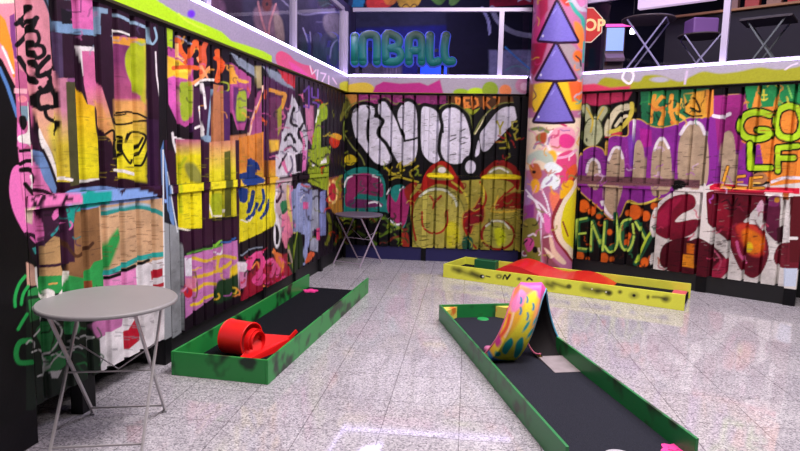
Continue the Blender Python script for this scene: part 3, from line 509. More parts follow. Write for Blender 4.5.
RIGHTP=[
 ('p','#a82c50',[(576,86),(636,86),(628,100),(600,106),(576,104)],{'f':1.5}),
 ('s','#a9ae88',8,[(586,108),(589,118),(594,124),(604,110)],{'o':'#3c4424','ow':1.2}),('s','#a9ae88',9.5,[(592,124),(587,136),(592,142),(598,134),(596,124)],{'o':'#3c4424','ow':1.2}),('s','#c8b040',1.8,[(587,108),(593,120),(591,132)]),('s','#c8b040',1.6,[(604,108),(597,120)]),('e','#2c3424',(587,140,1,2)),
 ('s','#c8c0a0',6.5,[(628,107),(618,110),(609,124),(608,134)],{'o':'#2c2c18','ow':1}),('s','#c8b848',4.4,[(609,132),(618,130),(627,122),(632,112),(632,104)]),('s','#c8c0a0',3,[(616,126),(622,118),(627,116)]),('s','#a02838',1.6,[(606,137),(614,137)]),
 ('p','#1f6a44',[(641,92),(712,88),(712,126),(660,132),(642,128)]),('p','#3c9a50',[(650,92),(664,92),(658,102),(648,104)],{'f':2}),
 ('s','#e0983a',4,[(655,96),(652,108),(651,122)]),('s','#e0983a',4,[(662,97),(656,106),(664,112),(660,124)]),('s','#d87a34',2.6,[(650,104),(656,110),(666,106)]),('s','#e0983a',4.4,[(672,96),(671,110),(675,124)]),('s','#e0b040',3.4,[(681,100),(677,112),(684,118),(689,124)]),('s','#e0983a',3.4,[(670,112),(680,108)]),
 ('p','#e0a038',[(684,94),(708,90),(709,122),(698,122),(686,112)],{'f':1.5}),('s',BLK,2.2,[(686,105),(693,98),(698,104),(700,112),(691,108)]),('s',BLK,1.6,[(684,112),(692,116),(702,116)]),('p','#2c7a44',[(684,94),(694,94),(688,104)],{'f':1}),
 ('s','#d87a34',3,[(672,122),(676,130),(682,124)]),('c','#c83c50',[(612,134),(622,132),(620,138),(612,139)]),
 # purple mass
 ('c','#862a90',[(578,166),(582,153),(592,147),(602,149),(606,156),(607,142),(614,136),(628,136),(630,122),(640,120),(650,126),(660,128),(672,126),(682,122),(690,118),(704,118),(712,112),(714,100),(742,96),(748,120),(746,150),(750,190),(700,196),(672,196),(656,200),(642,204),(628,200),(620,216),(612,219),(598,206),(586,196),(578,186)],{'o':'#c8a048','ow':1.1}),
 ('p','#a82490',[(640,128),(652,130),(652,146),(641,148)],{'f':1}),('p','#962678',[(714,96),(745,94),(748,130),(742,150),(718,150)],{'f':1.5}),('p','#7a3aa8',[(628,136),(636,134),(636,166),(630,168)],{'f':1.5}),
 ('p','#e0903a',[(706,90),(714,90),(714,116),(706,118)],{'f':1}),
 ('c','#b19a80',[(588,184),(588,168),(593,160),(599,164),(600,184),(596,190)]),('c','#b19a80',[(603,202),(605,176),(609,156),(616,146),(624,156),(624,182),(618,206),(611,216)]),
 ('c','#b19a80',[(633,182),(634,150),(639,140),(644,150),(645,180)]),('c','#b19a80',[(652,192),(652,158),(657,141),(664,137),(671,154),(671,188),(660,195)]),
 ('c','#b19a80',[(679,182),(679,145),(685,129),(694,124),(704,130),(709,150),(707,184),(692,190)]),('c','#b19a80',[(720,188),(720,148),(726,132),(734,137),(737,178),(734,190)]),
 ('s','#e4dce4',2.6,[(587,172),(589,163),(594,159),(599,164),(600,172)]),('s','#e4dce4',2.6,[(609,160),(614,149),(619,148),(623,158)]),('s','#e4dce4',2.6,[(655,150),(658,142),(663,138),(669,148)]),('s','#e4dce4',3.4,[(681,134),(687,125),(694,122),(701,125),(705,134)]),
 ('s','#e4dce4',3,[(602,202),(607,212),(612,217)]),('l','#e8e0e8',1.6,[(634,120),(633,165)]),('s','#e8dce8',3.6,[(714,116),(722,117),(730,114)]),('s','#e0b0c8',2.6,[(588,196),(596,200),(602,208)],{'a':.0}),
 ('s','#d8c850',1.6,[(628,202),(640,204),(652,201),(660,196)]),
 # rail colours
 ('p','#70484f',[(576,175),(700,180),(700,188),(576,184)]),
 ('c',BLK,[(672,186),(674,181),(680,180),(686,183),(684,190),(676,192)]),
 # orange dots and ENJOY
 ]+[('e','#d8601e',(x,y,r,r*1.15),{'f':1.2}) for x,y,r in[(584,206,5.5),(592,211,4),(599,216,2.6),(635,212,6.5),(646,216,4.5),(654,206,3),(580,256,4.4),(588,259,2),(604,258,4.6),(612,259,2.4),(627,243,3.4),(629,236,3),(645,262,4),(651,258,2.4),(610,232,2.6),(612,246,2),(628,213,2.6),(640,268,3)]]+[
 ('l','#1f5a3c',5,[(587,219),(578,221),(578,249),(586,250)]),('l','#1f5a3c',5,[(591,250),(593,222),(603,250),(606,222)]),('l','#1f5a3c',5,[(616,214),(617,244),(608,250)]),('l','#1f5a3c',5,[(630,219),(622,228),(622,246),(630,250),(634,236)]),('l','#1f5a3c',5,[(637,222),(647,240)]),('l','#1f5a3c',5.4,[(658,223),(636,263)]),
 ('l','#b8d858',2.2,[(587,218),(577,220),(577,248),(586,249)]),('l','#b8d858',2,[(577,234),(586,233)]),('l','#b8d858',2.2,[(591,250),(592,222),(603,250),(605,222)]),('s','#b8d858',2.2,[(616,213),(618,236),(616,248),(610,252),(605,246)]),('s','#b8d858',2.2,[(631,219),(623,222),(620,236),(623,248),(629,250),(634,238),(633,224)]),('l','#b8d858',2.2,[(636,222),(646,240)]),('l','#c0dc40',2.4,[(658,222),(647,238),(636,262)]),
 ('l','#5a7a4a',1,[(577,267),(594,269)]),
 # big burgundy letters with white outlines
 ('c','#dcd6d2',[(650,228),(655,208),(668,195),(684,188),(700,190),(712,184),(740,184),(760,186),(780,180),(802,184),(806,290),(770,292),(700,284),(664,278),(650,262),(655,244)]),
 ('c','#761029',[(654,228),(658,210),(672,197),(690,194),(696,200),(694,208),(682,214),(676,222),(696,219),(700,224),(692,234),(674,240),(660,236)]),
 ('c','#98183e',[(656,226),(660,212),(672,200),(682,198),(672,212),(668,226)],{'f':1.5}),
 ('c','#4e0c1c',[(660,256),(664,245),(676,239),(694,237),(708,240),(722,250),(728,264),(722,277),(702,280),(676,274),(662,266)]),('c','#b02448',[(712,270),(724,258),(728,266),(722,278),(714,280)],{'f':2}),
 ('p','#e0701c',[(687,243),(695,244),(694,254),(687,253)],{'f':1}),('p','#ec9024',[(682,254),(694,255),(694,268),(682,266)],{'f':1}),('s','#c05a78',1.6,[(714,250),(721,260),(718,270)]),
 ('c','#660e22',[(704,216),(704,198),(712,191),(740,190),(764,192),(764,206),(752,214),(744,222),(756,224),(766,236),(769,254),(762,272),(752,278),(741,270),(733,254),(727,240),(714,229)]),
 ('c','#8e142c',[(718,206),(726,200),(732,224),(740,240),(744,262),(738,256),(728,236),(716,224)],{'f':2}),
 ('c','#cc3a2c',[(736,226),(752,224),(764,236),(764,254),(752,256),(742,244)],{'f':3}),('c','#e87a1c',[(742,232),(752,230),(764,240),(760,252),(748,252)],{'f':3}),('e','#f0cc1c',(749,247,4,5),{'f':2}),
 ('s','#e0609a',3,[(737,242),(740,254),(746,262)]),
 ('c','#e4dedc',[(746,222),(752,212),(760,206),(762,218),(756,224)]),('c','#e0b0c8',[(757,206),(762,200),(764,208),(758,212)]),
 ('c','#5c1a38',[(764,226),(764,204),(770,197),(780,198),(780,222),(778,240),(772,238)]),('c','#7c2a60',[(766,204),(772,196),(780,196),(778,206)],{'f':1.5}),
 ('p','#3c1420',[(777,228),(782,226),(782,244),(777,244)]),('l','#e8e2e0',5,[(786,200),(785,240)]),('c','#c88a2c',[(775,198),(779,197),(779,202),(775,202)]),('p','#a0501c',[(783,192),(789,192),(789,200),(783,200)]),
 ('c','#6c1a28',[(774,256),(779,245),(790,242),(802,244),(802,268),(784,268),(776,264)]),
 ('p','#58141c',[(790,196),(803,196),(803,262),(790,262)]),('l','#e8e2e0',3,[(789,238),(797,238)]),('p','#c8d4e8',[(784,268),(798,268),(796,286),(784,286)],{'f':1}),
 ('s','#2c0c18',1.4,[(722,202),(728,200),(732,206),(738,198)]),('s','#2c0c18',1.2,[(726,208),(734,210),(740,204)]),
 ('c','#dcd6d2',[(699,190),(706,184),(707,205),(710,232),(722,242),(732,258),(740,282),(728,282),(728,262),(716,248),(700,238),(690,240),(698,226)]),
 ('c',BLK,[(676,188),(680,182),(690,184),(696,192),(684,192)],{'a':0}),
 # orange field with GO LF
 ('p','#1f8a4c',[(744,78),(806,76),(806,108),(770,112),(748,108)]),('p','#e8903a',[(752,108),(757,90),(762,106)]),('p','#e8903a',[(772,112),(777,92),(783,106)]),('l','#d8d040',1.6,[(764,90),(764,100)]),('l','#d8d040',1.6,[(761,95),(767,95)]),('l','#88d060',1.6,[(788,86),(792,98)]),
 ('p','#e88a34',[(742,116),(756,108),(806,104),(806,182),(770,186),(762,172),(758,150),(742,142)]),('p','#862a90',[(752,146),(760,144),(764,168),(756,170)]),
 ('c','#a8744c',[(752,176),(762,172),(768,178),(762,184),(753,182)]),
 ('s','#b4dc26',6,[(770,115),(758,112),(745,116),(740,127),(746,137),(758,139),(768,136),(768,131),(758,130)],{'o':BLK,'ow':1.8}),
 ('s','#b4dc26',6,[(788,106),(779,111),(776,124),(780,135),(789,138),(799,134),(802,120),(797,108),(788,106)],{'o':BLK,'ow':1.8}),
 ('l','#b4dc26',5,[(750,144),(750,168),(771,168)],{'o':BLK,'ow':1.8}),('l','#b4dc26',5,[(778,171),(778,148),(798,146)],{'o':BLK,'ow':1.8}),('l','#b4dc26',5,[(778,158),(794,158)],{'o':BLK,'ow':1.8}),('l','#b4dc26',4.6,[(778,169),(778,148)]),
 ('s','#e8e0ea',3,[(772,182),(784,178),(800,178)]),
 ('p','#d41c3c',[(710,186),(716,183),(760,187),(800,188),(800,194),(710,190)]),
 ('l','#f0a838',2.6,[(728,167),(722,187),(731,188)],{'o':'#3c1010','ow':.8}),('l','#f0a838',2.4,[(745,176),(736,177),(735,188),(746,188)],{'o':'#3c1010','ow':.8}),('l','#f0a838',1.6,[(735,182),(743,182)]),('l','#f0a838',2.4,[(762,177),(751,178),(750,188),(764,188)],{'o':'#3c1010','ow':.8}),('l','#f0c060',1.4,[(751,183),(760,183)]),
]
PAR_L=[('p','#a8d41c',[(60,-60),(140,-6),(172,14),(200,25),(216,32),(226,41),(240,45),(258,51),(267,56),(267,66),(60,20)],{'f':.8}),('s','#c0e040',2,[(172,14),(182,22),(200,30)]),
 ('e','#6a30d0',(185,14,4,4),{'f':2}),('c','#d0507c',[(271,56),(276,51),(285,55),(290,60),(298,64),(308,68),(312,84),(290,76),(274,66)],{'f':1}),('c','#d84a9c',[(284,62),(296,68),(306,78),(296,78)],{'f':1.5}),
 ('l','#e8c8d8',1.4,[(306,66),(308,74),(312,70)]),('l','#e8c8e8',1.4,[(314,70),(313,80)]),('l','#e8c8e8',1.4,[(317,73),(322,74),(318,82)]),('l','#e8c8e8',1.4,[(325,76),(325,86)]),('l','#e8c8e8',1.4,[(329,78),(333,84)]),
 ('c','#c0c030',[(336,84),(346,82),(350,96),(340,96)],{'f':1.5})]
PAR_B=[('c','#d0b23c',[(338,92),(347,86),(360,83),(370,84),(376,90),(374,96),(340,97)],{'f':1.2}),('p','#b02c7c',[(372,96),(376,86),(384,82),(400,84),(420,83),(428,86),(440,80),(444,96)],{'f':1.5}),
 ('e','#8fae22',(461,93,8,4),{'f':1.2}),('e','#b4d420',(476,93,9,5),{'f':1.2}),('e','#87a028',(490,90,8,8),{'f':1.2}),('e','#e0804c',(505,91,6,6),{'f':1.5}),('e','#c080a0',(524,86,9,8),{'f':1.5}),('e','#e0b8d0',(524,87,4,4),{'f':1.5})]
PAR_R=[('c','#9a9a26',[(598,86),(606,78),(622,80),(640,82),(646,76),(662,76),(680,82),(690,78),(704,72),(720,74),(740,72),(760,68),(778,70),(796,68),(810,66),(810,90),(640,94),(600,92)],{'f':2}),
 ('p','#c83c5c',[(576,86),(596,84),(612,88),(632,86),(630,94),(576,96)],{'f':2}),('e','#a8a4b4',(661,80,9,2.6),{'f':1.5}),('s','#f0e6f4',2.2,[(626,72),(624,79),(631,84),(635,76),(633,72)]),('s','#e8e0b8',2,[(632,72),(637,68),(645,66),(649,60)]),
 ('s','#c8b4d0',2.4,[(688,72),(686,84)]),('s','#d8c8e0',1.6,[(786,70),(792,66),(798,64)])]
# the round column: painted all round, the same motif at front and rear
TRI='#7468bc'
def tri(ax,ay,lx,ly,rx,ry): return [('p',TRI,[(ax,ay),(rx,ry),((lx+rx)/2,(ly+ry)/2+1),(lx,ly)],{'o':'#2a102c','ow':2.6}),('e','#e8e4f8',(lx+4,ly-4,.9,1.2)),('s','#9a90dc',1,[(ax-4,ay+12),(ax-1,ay+7)])]
COLP=[('p','#c23a78',[(520,-20),(548,-20),(544,30),(530,60),(520,70)],{'f':2}),('p','#a82c50',[(538,-20),(548,-20),(548,10),(540,22)],{'f':2}),('p','#c06aa0',[(528,-20),(540,-20),(536,20),(530,40),(526,40)],{'f':3}),
 ('c','#c83c2c',[(558,-6),(572,-8),(574,2),(566,6)],{'f':2}),('s','#3aa090',4,[(568,-4),(575,10),(583,20),(582,32)],{'f':1.5}),('s','#b8b0c0',4,[(572,-2),(579,8),(586,10)],{'f':1.5}),('p','#c878a8',[(576,-10),(590,-10),(588,8),(580,6)],{'f':2}),
 ('c','#e8803a',[(574,22),(583,28),(584,48),(578,46)],{'f':2}),('p','#98183e',[(526,44),(548,42),(542,62),(532,80),(526,90)],{'f':2}),('c','#9c8c90',[(560,44),(574,46),(582,64),(580,76),(568,60)],{'f':2}),('e','#e06a2c',(578,56,5,6),{'f':2}),('s','#2a2a30',1.6,[(576,56),(580,60),(581,66)]),('s','#40a098',2,[(584,42),(583,62)]),
 ('p','#e0b828',[(534,84),(556,80),(582,80),(582,110),(534,112),(526,90)],{'f':2}),('p','#e8602c',[(568,82),(582,80),(582,100),(572,102)],{'f':2}),('s','#7a5038',1.4,[(532,88),(536,96),(531,102),(534,110)]),('p','#a05a3c',[(526,84),(534,84),(532,108),(526,108)],{'f':2}),
 ('p','#e8d4b8',[(526,118),(584,118),(580,170),(524,170)],{'f':2}),('s','#c83a6c',2.4,[(545,122),(556,122),(566,126)]),('c','#e8a0b4',[(548,136),(556,128),(572,128),(576,140),(570,150),(554,150)],{'f':2}),('c','#d83c84',[(560,136),(568,134),(575,140),(570,148),(560,146)],{'f':1}),('s','#f4e8ec',2.4,[(552,130),(546,140),(552,152),(562,154)]),('c','#b0502c',[(536,136),(546,132),(546,142),(538,144)],{'f':2}),('s','#7a8a50',3,[(530,130),(540,128),(548,132)],{'f':1.5}),('s','#a898a8',2.4,[(534,148),(538,142),(544,146)]),
 ('c','#d8487c',[(558,156),(572,150),(577,160),(572,176),(562,184),(556,172)],{'f':1.5}),('c','#e05a2c',[(566,172),(576,164),(577,178),(570,184)],{'f':1}),('s','#e8a8c8',2.6,[(558,158),(568,156),(576,150)]),
 ('e','#f0b830',(552,156,5,6),{'f':2}),('c','#b8c8b8',[(528,156),(540,150),(552,156),(552,166),(538,160),(528,164)],{'f':2}),('c','#b86038',[(529,166),(538,164),(542,176),(534,180)],{'f':1.5}),('e','#241418',(534,172,2,1.6)),('e','#e8a828',(535,186,5,7),{'f':1.5}),('c','#a078b0',[(522,176),(530,182),(532,200),(523,206)],{'f':2}),
 ('c','#e4eef0',[(544,166),(552,162),(562,168),(560,172),(554,174),(560,180),(556,190),(548,186),(540,190),(543,180),(548,174)],{'f':1}),
 ('s','#f0ecf8',1.8,[(526,190),(534,200),(540,210),(538,214)]),('s','#f0ecf8',1.6,[(542,190),(547,202),(550,216)]),('s','#f0ecf8',2,[(528,196),(540,204),(548,214)]),('s','#f4f0fa',2.4,[(536,202),(540,214),(544,222)]),('s','#dcd4ec',1.8,[(538,214),(537,226),(538,232)]),('s','#dcd4ec',1.6,[(541,214),(541,240),(541,268)]),
 ('p','#8c3c8c',[(522,206),(534,204),(534,226),(521,228)],{'f':2}),('c','#e070b8',[(544,214),(550,218),(550,232),(545,230)],{'f':1}),('c','#e8785c',[(550,192),(560,196),(556,216),(551,206)],{'f':2}),
 ('c','#8a2c34',[(580,176),(568,188),(558,202),(551,220),(554,238),(564,252),(574,264),(580,264)]),('c','#e8dcc0',[(580,180),(568,192),(560,206),(554,222),(557,238),(566,250),(578,258)]),('c','#d8d020',[(580,188),(571,196),(564,208),(561,224),(563,238),(570,246),(580,250)]),('c','#e8b020',[(562,184),(570,180),(574,184),(566,196),(560,198)],{'f':1}),
 ('l','#7a2030',1.6,[(563,222),(568,236)]),
 ('c','#7a7a34',[(519,228),(534,218),(540,232),(541,262),(534,280),(518,280)],{'f':1.5}),('c','#c8509c',[(524,240),(532,238),(534,246),(528,252)],{'f':1}),('e','#141014',(535,250,2.6,3.6)),('e','#141014',(531,235,1.4,1)),('s','#141014',1.6,[(523,244),(527,240)]),('e','#8c3c5c',(524,254,2.4,3),{'f':1}),
 ('c','#8c4c5c',[(542,238),(550,236),(552,258),(560,268),(546,266)],{'f':2}),('c','#e0c8b0',[(549,234),(553,240),(556,250),(566,262),(562,264),(552,254)],{'f':1}),('c','#e8dcc8',[(544,248),(548,250),(554,256),(550,258)],{'f':1}),
]

BACK+=scrib(1,338,214,410,248,46,['#5c7a20','#8a9a2c','#20281a','#3c5420','#0f0c12','#7a2a20'],(1,2.4),9)+scrib(2,338,100,352,168,14,['#6c7020','#8a5a2a','#2a2410','#44481c'],(1,2),8)
BACK+=ticks(3,353,106,416,160,46,'#3a3440')+ticks(4,422,112,468,158,40,'#3a3440')+ticks(5,484,112,514,145,14,'#3a3440')
BACK+=ticks(6,412,188,524,248,120,'#4e4a1c',6,.8)+ticks(7,412,188,524,248,60,'#cfc470',5,.7,.6)+scrib(8,412,186,524,248,26,['#7a1a14','#6c6a20','#c8b83c','#3a3a14'],(.8,1.6),9)
BACK+=scrib(9,383,160,420,184,14,['#b0a02c','#7a8a24','#1a1a10'],(1,1.8),8)+scrib(10,345,172,385,208,16,['#5c1c44','#1a5a54','#b04080'],(.8,1.6),8)+scrib(11,356,92,446,104,18,['#b04488','#5a1444'],(1,2),6)+scrib(12,495,112,524,168,16,['#8a8a30','#141014','#a82020'],(1,1.8),8)
RIGHTP_MID=ticks(13,584,150,740,190,90,'#3c2a2c',6,.8)+scrib(14,584,145,745,196,22,['#5c1a6c','#b050b8','#d0b0d0'],(.8,1.8),9,.7)
RIGHTP+=RIGHTP_MID+ticks(15,660,240,725,278,46,'#260c14',6,.8)+ticks(16,706,194,766,276,50,'#4c0f20',6,.8)+scrib(17,655,196,768,276,18,['#c83c60','#5c1028','#a02848'],(.8,1.8),9,.7)
RIGHTP+=scrib(18,641,92,708,126,22,['#1f5a3c','#e8b040','#2c8a4c','#141a14'],(.8,1.8),7)+scrib(19,745,84,800,108,16,['#2c9c54','#d88a34','#e8d848','#145c34'],(1,2),7)+ticks(20,755,108,800,180,30,'#b8642a',6,.8)+scrib(21,578,204,660,266,30,['#141014','#b84a18','#3a1a14','#286a44'],(.8,1.8),6)+ticks(22,700,200,790,284,50,'#8c8480',5,.6)
LEFT+=ticks(23,100,212,160,266,60,'#7c5638',6,.8)+ticks(24,80,115,145,180,40,'#b09c20',8,.8,.6)+ticks(25,176,155,276,225,60,'#8f8a20',7,.8,.6)+scrib(26,30,296,98,368,40,['#dfe3df','#2c8a46','#0e1a12','#1f5a34'],(1,2),14)
LEFT+=scrib(27,40,206,74,245,14,['#e070b4','#1f7a78','#1c0e1c','#4a2a4a'],(1,2.4),9)+ticks(28,110,275,162,350,40,'#8a8690',8,.9)+scrib(29,184,250,236,300,14,['#e8c038','#b060a8','#f0a0d0','#6a3a6a'],(1,2),8)+scrib(30,238,252,290,296,26,['#f24e98','#5a0c20','#f2924a','#14090f','#d01c44'],(1,2),7)
LEFT+=scrib(31,276,96,308,236,36,['#e8e4ec','#1c1420','#d870a0','#6a6078'],(1,1.8),8)+scrib(32,308,100,345,240,50,['#0e0a0e','#6c7020','#3a4a18','#c83018','#b0a030','#4a1a4a'],(1,1.8),8)+scrib(33,168,34,292,130,44,['#e0602a','#4a1f58','#150c16','#c85a9c','#e8a040'],(1,2),8,.6)
LEFT+=scrib(34,64,2,150,60,16,['#8ea0b8','#4c3a5c','#c86aa8','#140c18'],(1,2.4),10,.5)
COLP+=scrib(35,526,124,582,200,34,['#e8a0b4','#c83a6c','#f4e8ec','#e8a828','#7a8a50','#b86038','#8c5c9c'],(1,2.2),9,.75)+scrib(36,521,206,552,276,22,['#141014','#7a7a34','#c8509c','#a8a048','#f0ecf8'],(1,2),8,.75)+scrib(37,574,0,586,118,12,['#3aa090','#e8803a','#b8b0c0','#2a2a30'],(1,2),9,.75)+scrib(38,526,0,540,118,12,['#c23a78','#7a3a5c','#e0b828','#a82c50'],(1,2),9,.6)

COLP+=tri(557,2,539,40,577,41)+tri(556,44,537,79,575,79)+tri(555,83,534.5,121,573,121)
# ------------------------------------------------------------------ setting
black=mat('black_post_paint','#0a0a0d',.45,noise=.3,scale=12)
skirt_m=mat('skirting_black','#08080c',.5,noise=.3,scale=10)
metal=mat('lilac_grey_metal','#b9aec8',.35,.3)
# floor: terrazzo tiles
def terrazzo():
    m=bpy.data.materials.new('terrazzo_tiles'); m.use_nodes=True; nt=m.node_tree; N=nt.nodes; L=nt.links; b=N['Principled BSDF']
    tc=N.new('ShaderNodeTexCoord'); mp=N.new('ShaderNodeMapping'); mp.inputs['Rotation'].default_value=(0,0,math.radians(6.5)); L.new(tc.outputs['Object'],mp.inputs['Vector'])
    v=N.new('ShaderNodeTexVoronoi'); v.inputs['Scale'].default_value=120; L.new(mp.outputs['Vector'],v.inputs['Vector'])
    bw=N.new('ShaderNodeSeparateColor'); L.new(v.outputs['Color'],bw.inputs['Color'])
    r=N.new('ShaderNodeValToRGB'); r.color_ramp.interpolation='LINEAR'; e=r.color_ramp.elements
    e[0].position=0; e[0].color=(*lin('#7c787e'),1); e[1].position=1; e[1].color=(*lin('#dad6da'),1)
    x=e.new(.22); x.color=(*lin('#a09ca2'),1); x=e.new(.5); x.color=(*lin('#b6b2b6'),1); x=e.new(.8); x.color=(*lin('#c4c0c4'),1)
    L.new(bw.outputs['Red'],r.inputs['Fac'])
    br=N.new('ShaderNodeTexBrick'); br.offset=0; br.inputs['Scale'].default_value=1; br.inputs['Brick Width'].default_value=.44; br.inputs['Row Height'].default_value=.44; br.inputs['Mortar Size'].default_value=.0035; br.inputs['Mortar Smooth'].default_value=.3
    br.inputs['Color1'].default_value=(1,1,1,1); br.inputs['Color2'].default_value=(.93,.93,.94,1); br.inputs['Mortar'].default_value=(.5,.48,.5,1)
    L.new(mp.outputs['Vector'],br.inputs['Vector'])
    n=N.new('ShaderNodeTexNoise'); n.inputs['Scale'].default_value=1.3; n.inputs['Detail'].default_value=5; L.new(mp.outputs['Vector'],n.inputs['Vector'])
    r2=N.new('ShaderNodeValToRGB'); r2.color_ramp.elements[0].position=.3; r2.color_ramp.elements[0].color=(.85,.83,.86,1); r2.color_ramp.elements[1].position=.7; r2.color_ramp.elements[1].color=(1,1,1,1); L.new(n.outputs['Fac'],r2.inputs['Fac'])
    mx=N.new('ShaderNodeMix'); mx.data_type='RGBA'; mx.blend_type='MULTIPLY'; mx.inputs[0].default_value=1; L.new(r.outputs['Color'],mx.inputs[6]); L.new(br.outputs['Color'],mx.inputs[7])
    m2=N.new('ShaderNodeMix'); m2.data_type='RGBA'; m2.blend_type='MULTIPLY'; m2.inputs[0].default_value=1; L.new(mx.outputs[2],m2.inputs[6]); L.new(r2.outputs['Color'],m2.inputs[7])
    L.new(m2.outputs[2],b.inputs['Base Color'])
    n3=N.new('ShaderNodeTexNoise'); n3.inputs['Scale'].default_value=5; n3.inputs['Detail'].default_value=6; L.new(mp.outputs['Vector'],n3.inputs['Vector'])
    mr=N.new('ShaderNodeMapRange'); mr.inputs['From Min'].default_value=.3; mr.inputs['From Max'].default_value=.7; mr.inputs['To Min'].default_value=.035; mr.inputs['To Max'].default_value=.075; L.new(n3.outputs['Fac'],mr.inputs['Value']); L.new(mr.outputs['Result'],b.inputs['Roughness'])
    b.inputs['Specular IOR Level'].default_value=1.0
    bp=N.new('ShaderNodeBump'); bp.inputs['Strength'].default_value=.02; bp.inputs['Distance'].default_value=.003; L.new(n3.outputs['Fac'],bp.inputs['Height']); L.new(bp.outputs['Normal'],b.inputs['Normal'])
    return m
tag(MB().box((1,7,-.05),(22,26,.1)).build('floor',terrazzo()),kind='structure')
tag(MB().box((1,7,5.75),(22,26,.1)).build('ceiling',mat('dark_ceiling','#15131c',.8)),kind='structure')
hall=mat('hall_wall','#1b1830',.7)
tag(MB().box((1,-6.05,2.85),(22,.1,5.7)).build('wall_front',mat('hall_wall_light','#6a6470',.8)),kind='structure')
tag(MB().box((12.05,7,2.85),(.1,26,5.7)).build('wall_right_hall',hall),kind='structure')
tag(MB().box((-10.05,7,2.85),(.1,26,5.7)).build('wall_left_hall',hall),kind='structure')

# graffiti walls ---------------------------------------------------
def srange(W,x,y): return W.hit(x,y)[0]
def make_wall(name,W,segs,posts,shapes,base,rail,skirts,**kw):
    root=empty(name,W.pt((segs[0][0]+segs[-1][1])/2,0)); tag(root,kind='structure'); inv=root
    def par(o): o.parent=root; o.matrix_parent_inverse=Matrix.Translation(-root.location); return o
    for s0,s1,ds,dz,zb,dp,cr,sl in segs: par(panel('corrugated_panel',W,s0,s1,zb,H1-.03,shapes,base,None,ds,dz,kw.get('ph',0),depth=dp,cr=cr,sl=sl))
    for s0,s1,z1,o0 in posts: par(wallbox('post',W,s0,s1,0,z1,o0,.07,None,None,shapes if z1>1 else [],'#060608',.005,.005))
    for s0,s1,z0,z1,o0,o1 in rail: par(wallbox('rail',W,s0,s1,z0,z1,o0,o1,None,None,shapes,base,.012,.012))
    for s0,s1,z0,z1,o0,o1,c in skirts: par(wallbox('skirting',W,s0,s1,z0,z1,o0,o1,c))
    return root
# left wall: bays between posts
pA=WL.hit(35,400)[0]; 
blue_glow_skirt=mat('skirting_blue_glow','#15124a',.5)  # blue light along the floor, painted into the back skirting colour
make_wall('wall_left',WL,
  [(2.54,3.70,.005,.005,HB,.027,.68,.06),(3.795,5.44,.007,.007,HB-.03,.035,.74,.05),(5.50,6.33,.012,.012,HB-.03,.04,.74,.05),(6.40,SL1-.03,.015,.012,HB-.02,.03,.7,.06)],
  [(2.02,2.535,H1-.03,-.013),(3.70,3.79,H1-.03,-.012),(2.872,2.985,HB+.02,-.005),(5.44,5.50,H1-.03,-.005),(6.33,6.40,H1-.03,-.005),(7.22,7.30,HB,-.02)],
  LEFT,'#1b0f1c',
  [(2.54,3.70,HR,HR+.07,-.026,-.017),(3.795,5.44,HR,HR+.065,-.026,-.017),(5.50,6.33,HR-.005,HR+.06,-.022,-.013),(6.40,7.5,HR,HR+.06,-.022,-.013)],
  [(3.79,SL1,0.0,HB-.02,.02,.045,skirt_m),(1.0,2.02,0,H1-.03,0,.05,skirt_m),(2.54,3.70,HB-.02,HB+.03,.03,.05,skirt_m)])
make_wall('wall_back',WB,
  [(SB0+.04,-.50,.01,.01,HB,.12,.80,.012),(-.43,SB1,.01,.01,HB,.12,.80,.012)],
  [(-.50,-.43,H1-.03,-.005),(SB0+.0,SB0+.035,H1-.03,-.0),(.90,.955,H1-.03,-.01)],
  BACK,'#0f0c12',
  [(SB0+.04,-.5,HR,HR+.025,-.022,-.013),(-.43,.9,HR,HR+.03,-.022,-.013)],
  [(SB0,SB1,0.0,HB-.005,.012,.045,blue_glow_skirt)],ph=.03)
make_wall('wall_right',WR,
  [(SR0+.05,-1.63,.0095,.009,HB,.12,.80,.012),(-1.52,-.745,.0095,.009,HB,.12,.80,.012)],
  [(SR0,SR0+.045,H1-.03,0),(-1.63,-1.52,H1-.03,-.02),(-.745,-.635,H1-.03,-.03)],
  RIGHTP,'#0d0b10',
  [(SR0+.05,-1.63,HR-.045,HR+.025,-.022,-.013),(-1.52,-.745,HR-.045,HR+.02,-.022,-.013)],
  [(SR0,-1.63,0.0,HB,.0,.045,skirt_m),(-1.52,-.745,0.0,HB,.0,.045,skirt_m)],ph=.02)
# parapets, LED line, deck slab
led_m=mat('led_white','#ffffff',.4,emit='#cdbcff',es=9.0)
cap_m=mat('parapet_metal','#9c90a4',.4)
def parapet(name,W,s0,s1,shapes,base):
    o=wallbox(name,W,s0,s1,H1,H2-.012,-.05,.10,None,None,shapes,base,.012,.008); tag(o,kind='structure')
    l=wallbox('led_strip',W,s0,s1,H2-.012,H2+.012,-.055,-.01,led_m,o)
    c=wallbox('capping',W,s0,s1,H2-.012,H2+.012,-.008,.10,cap_m,o)
    k=wallbox('shadow_gap_board',W,s0,s1,H1-.03,H1,-.0,.09,skirt_m,o)
    return o
parapet('trim_1',WL,.2,SL1+.02,PAR_L,'#978ba6')
parapet('trim_2',WB,SB0+.055,SB1-.055,PAR_B,'#a298a6')
parapet('trim_3',WR,SR0+.055,-.3,PAR_R,'#a49cac')
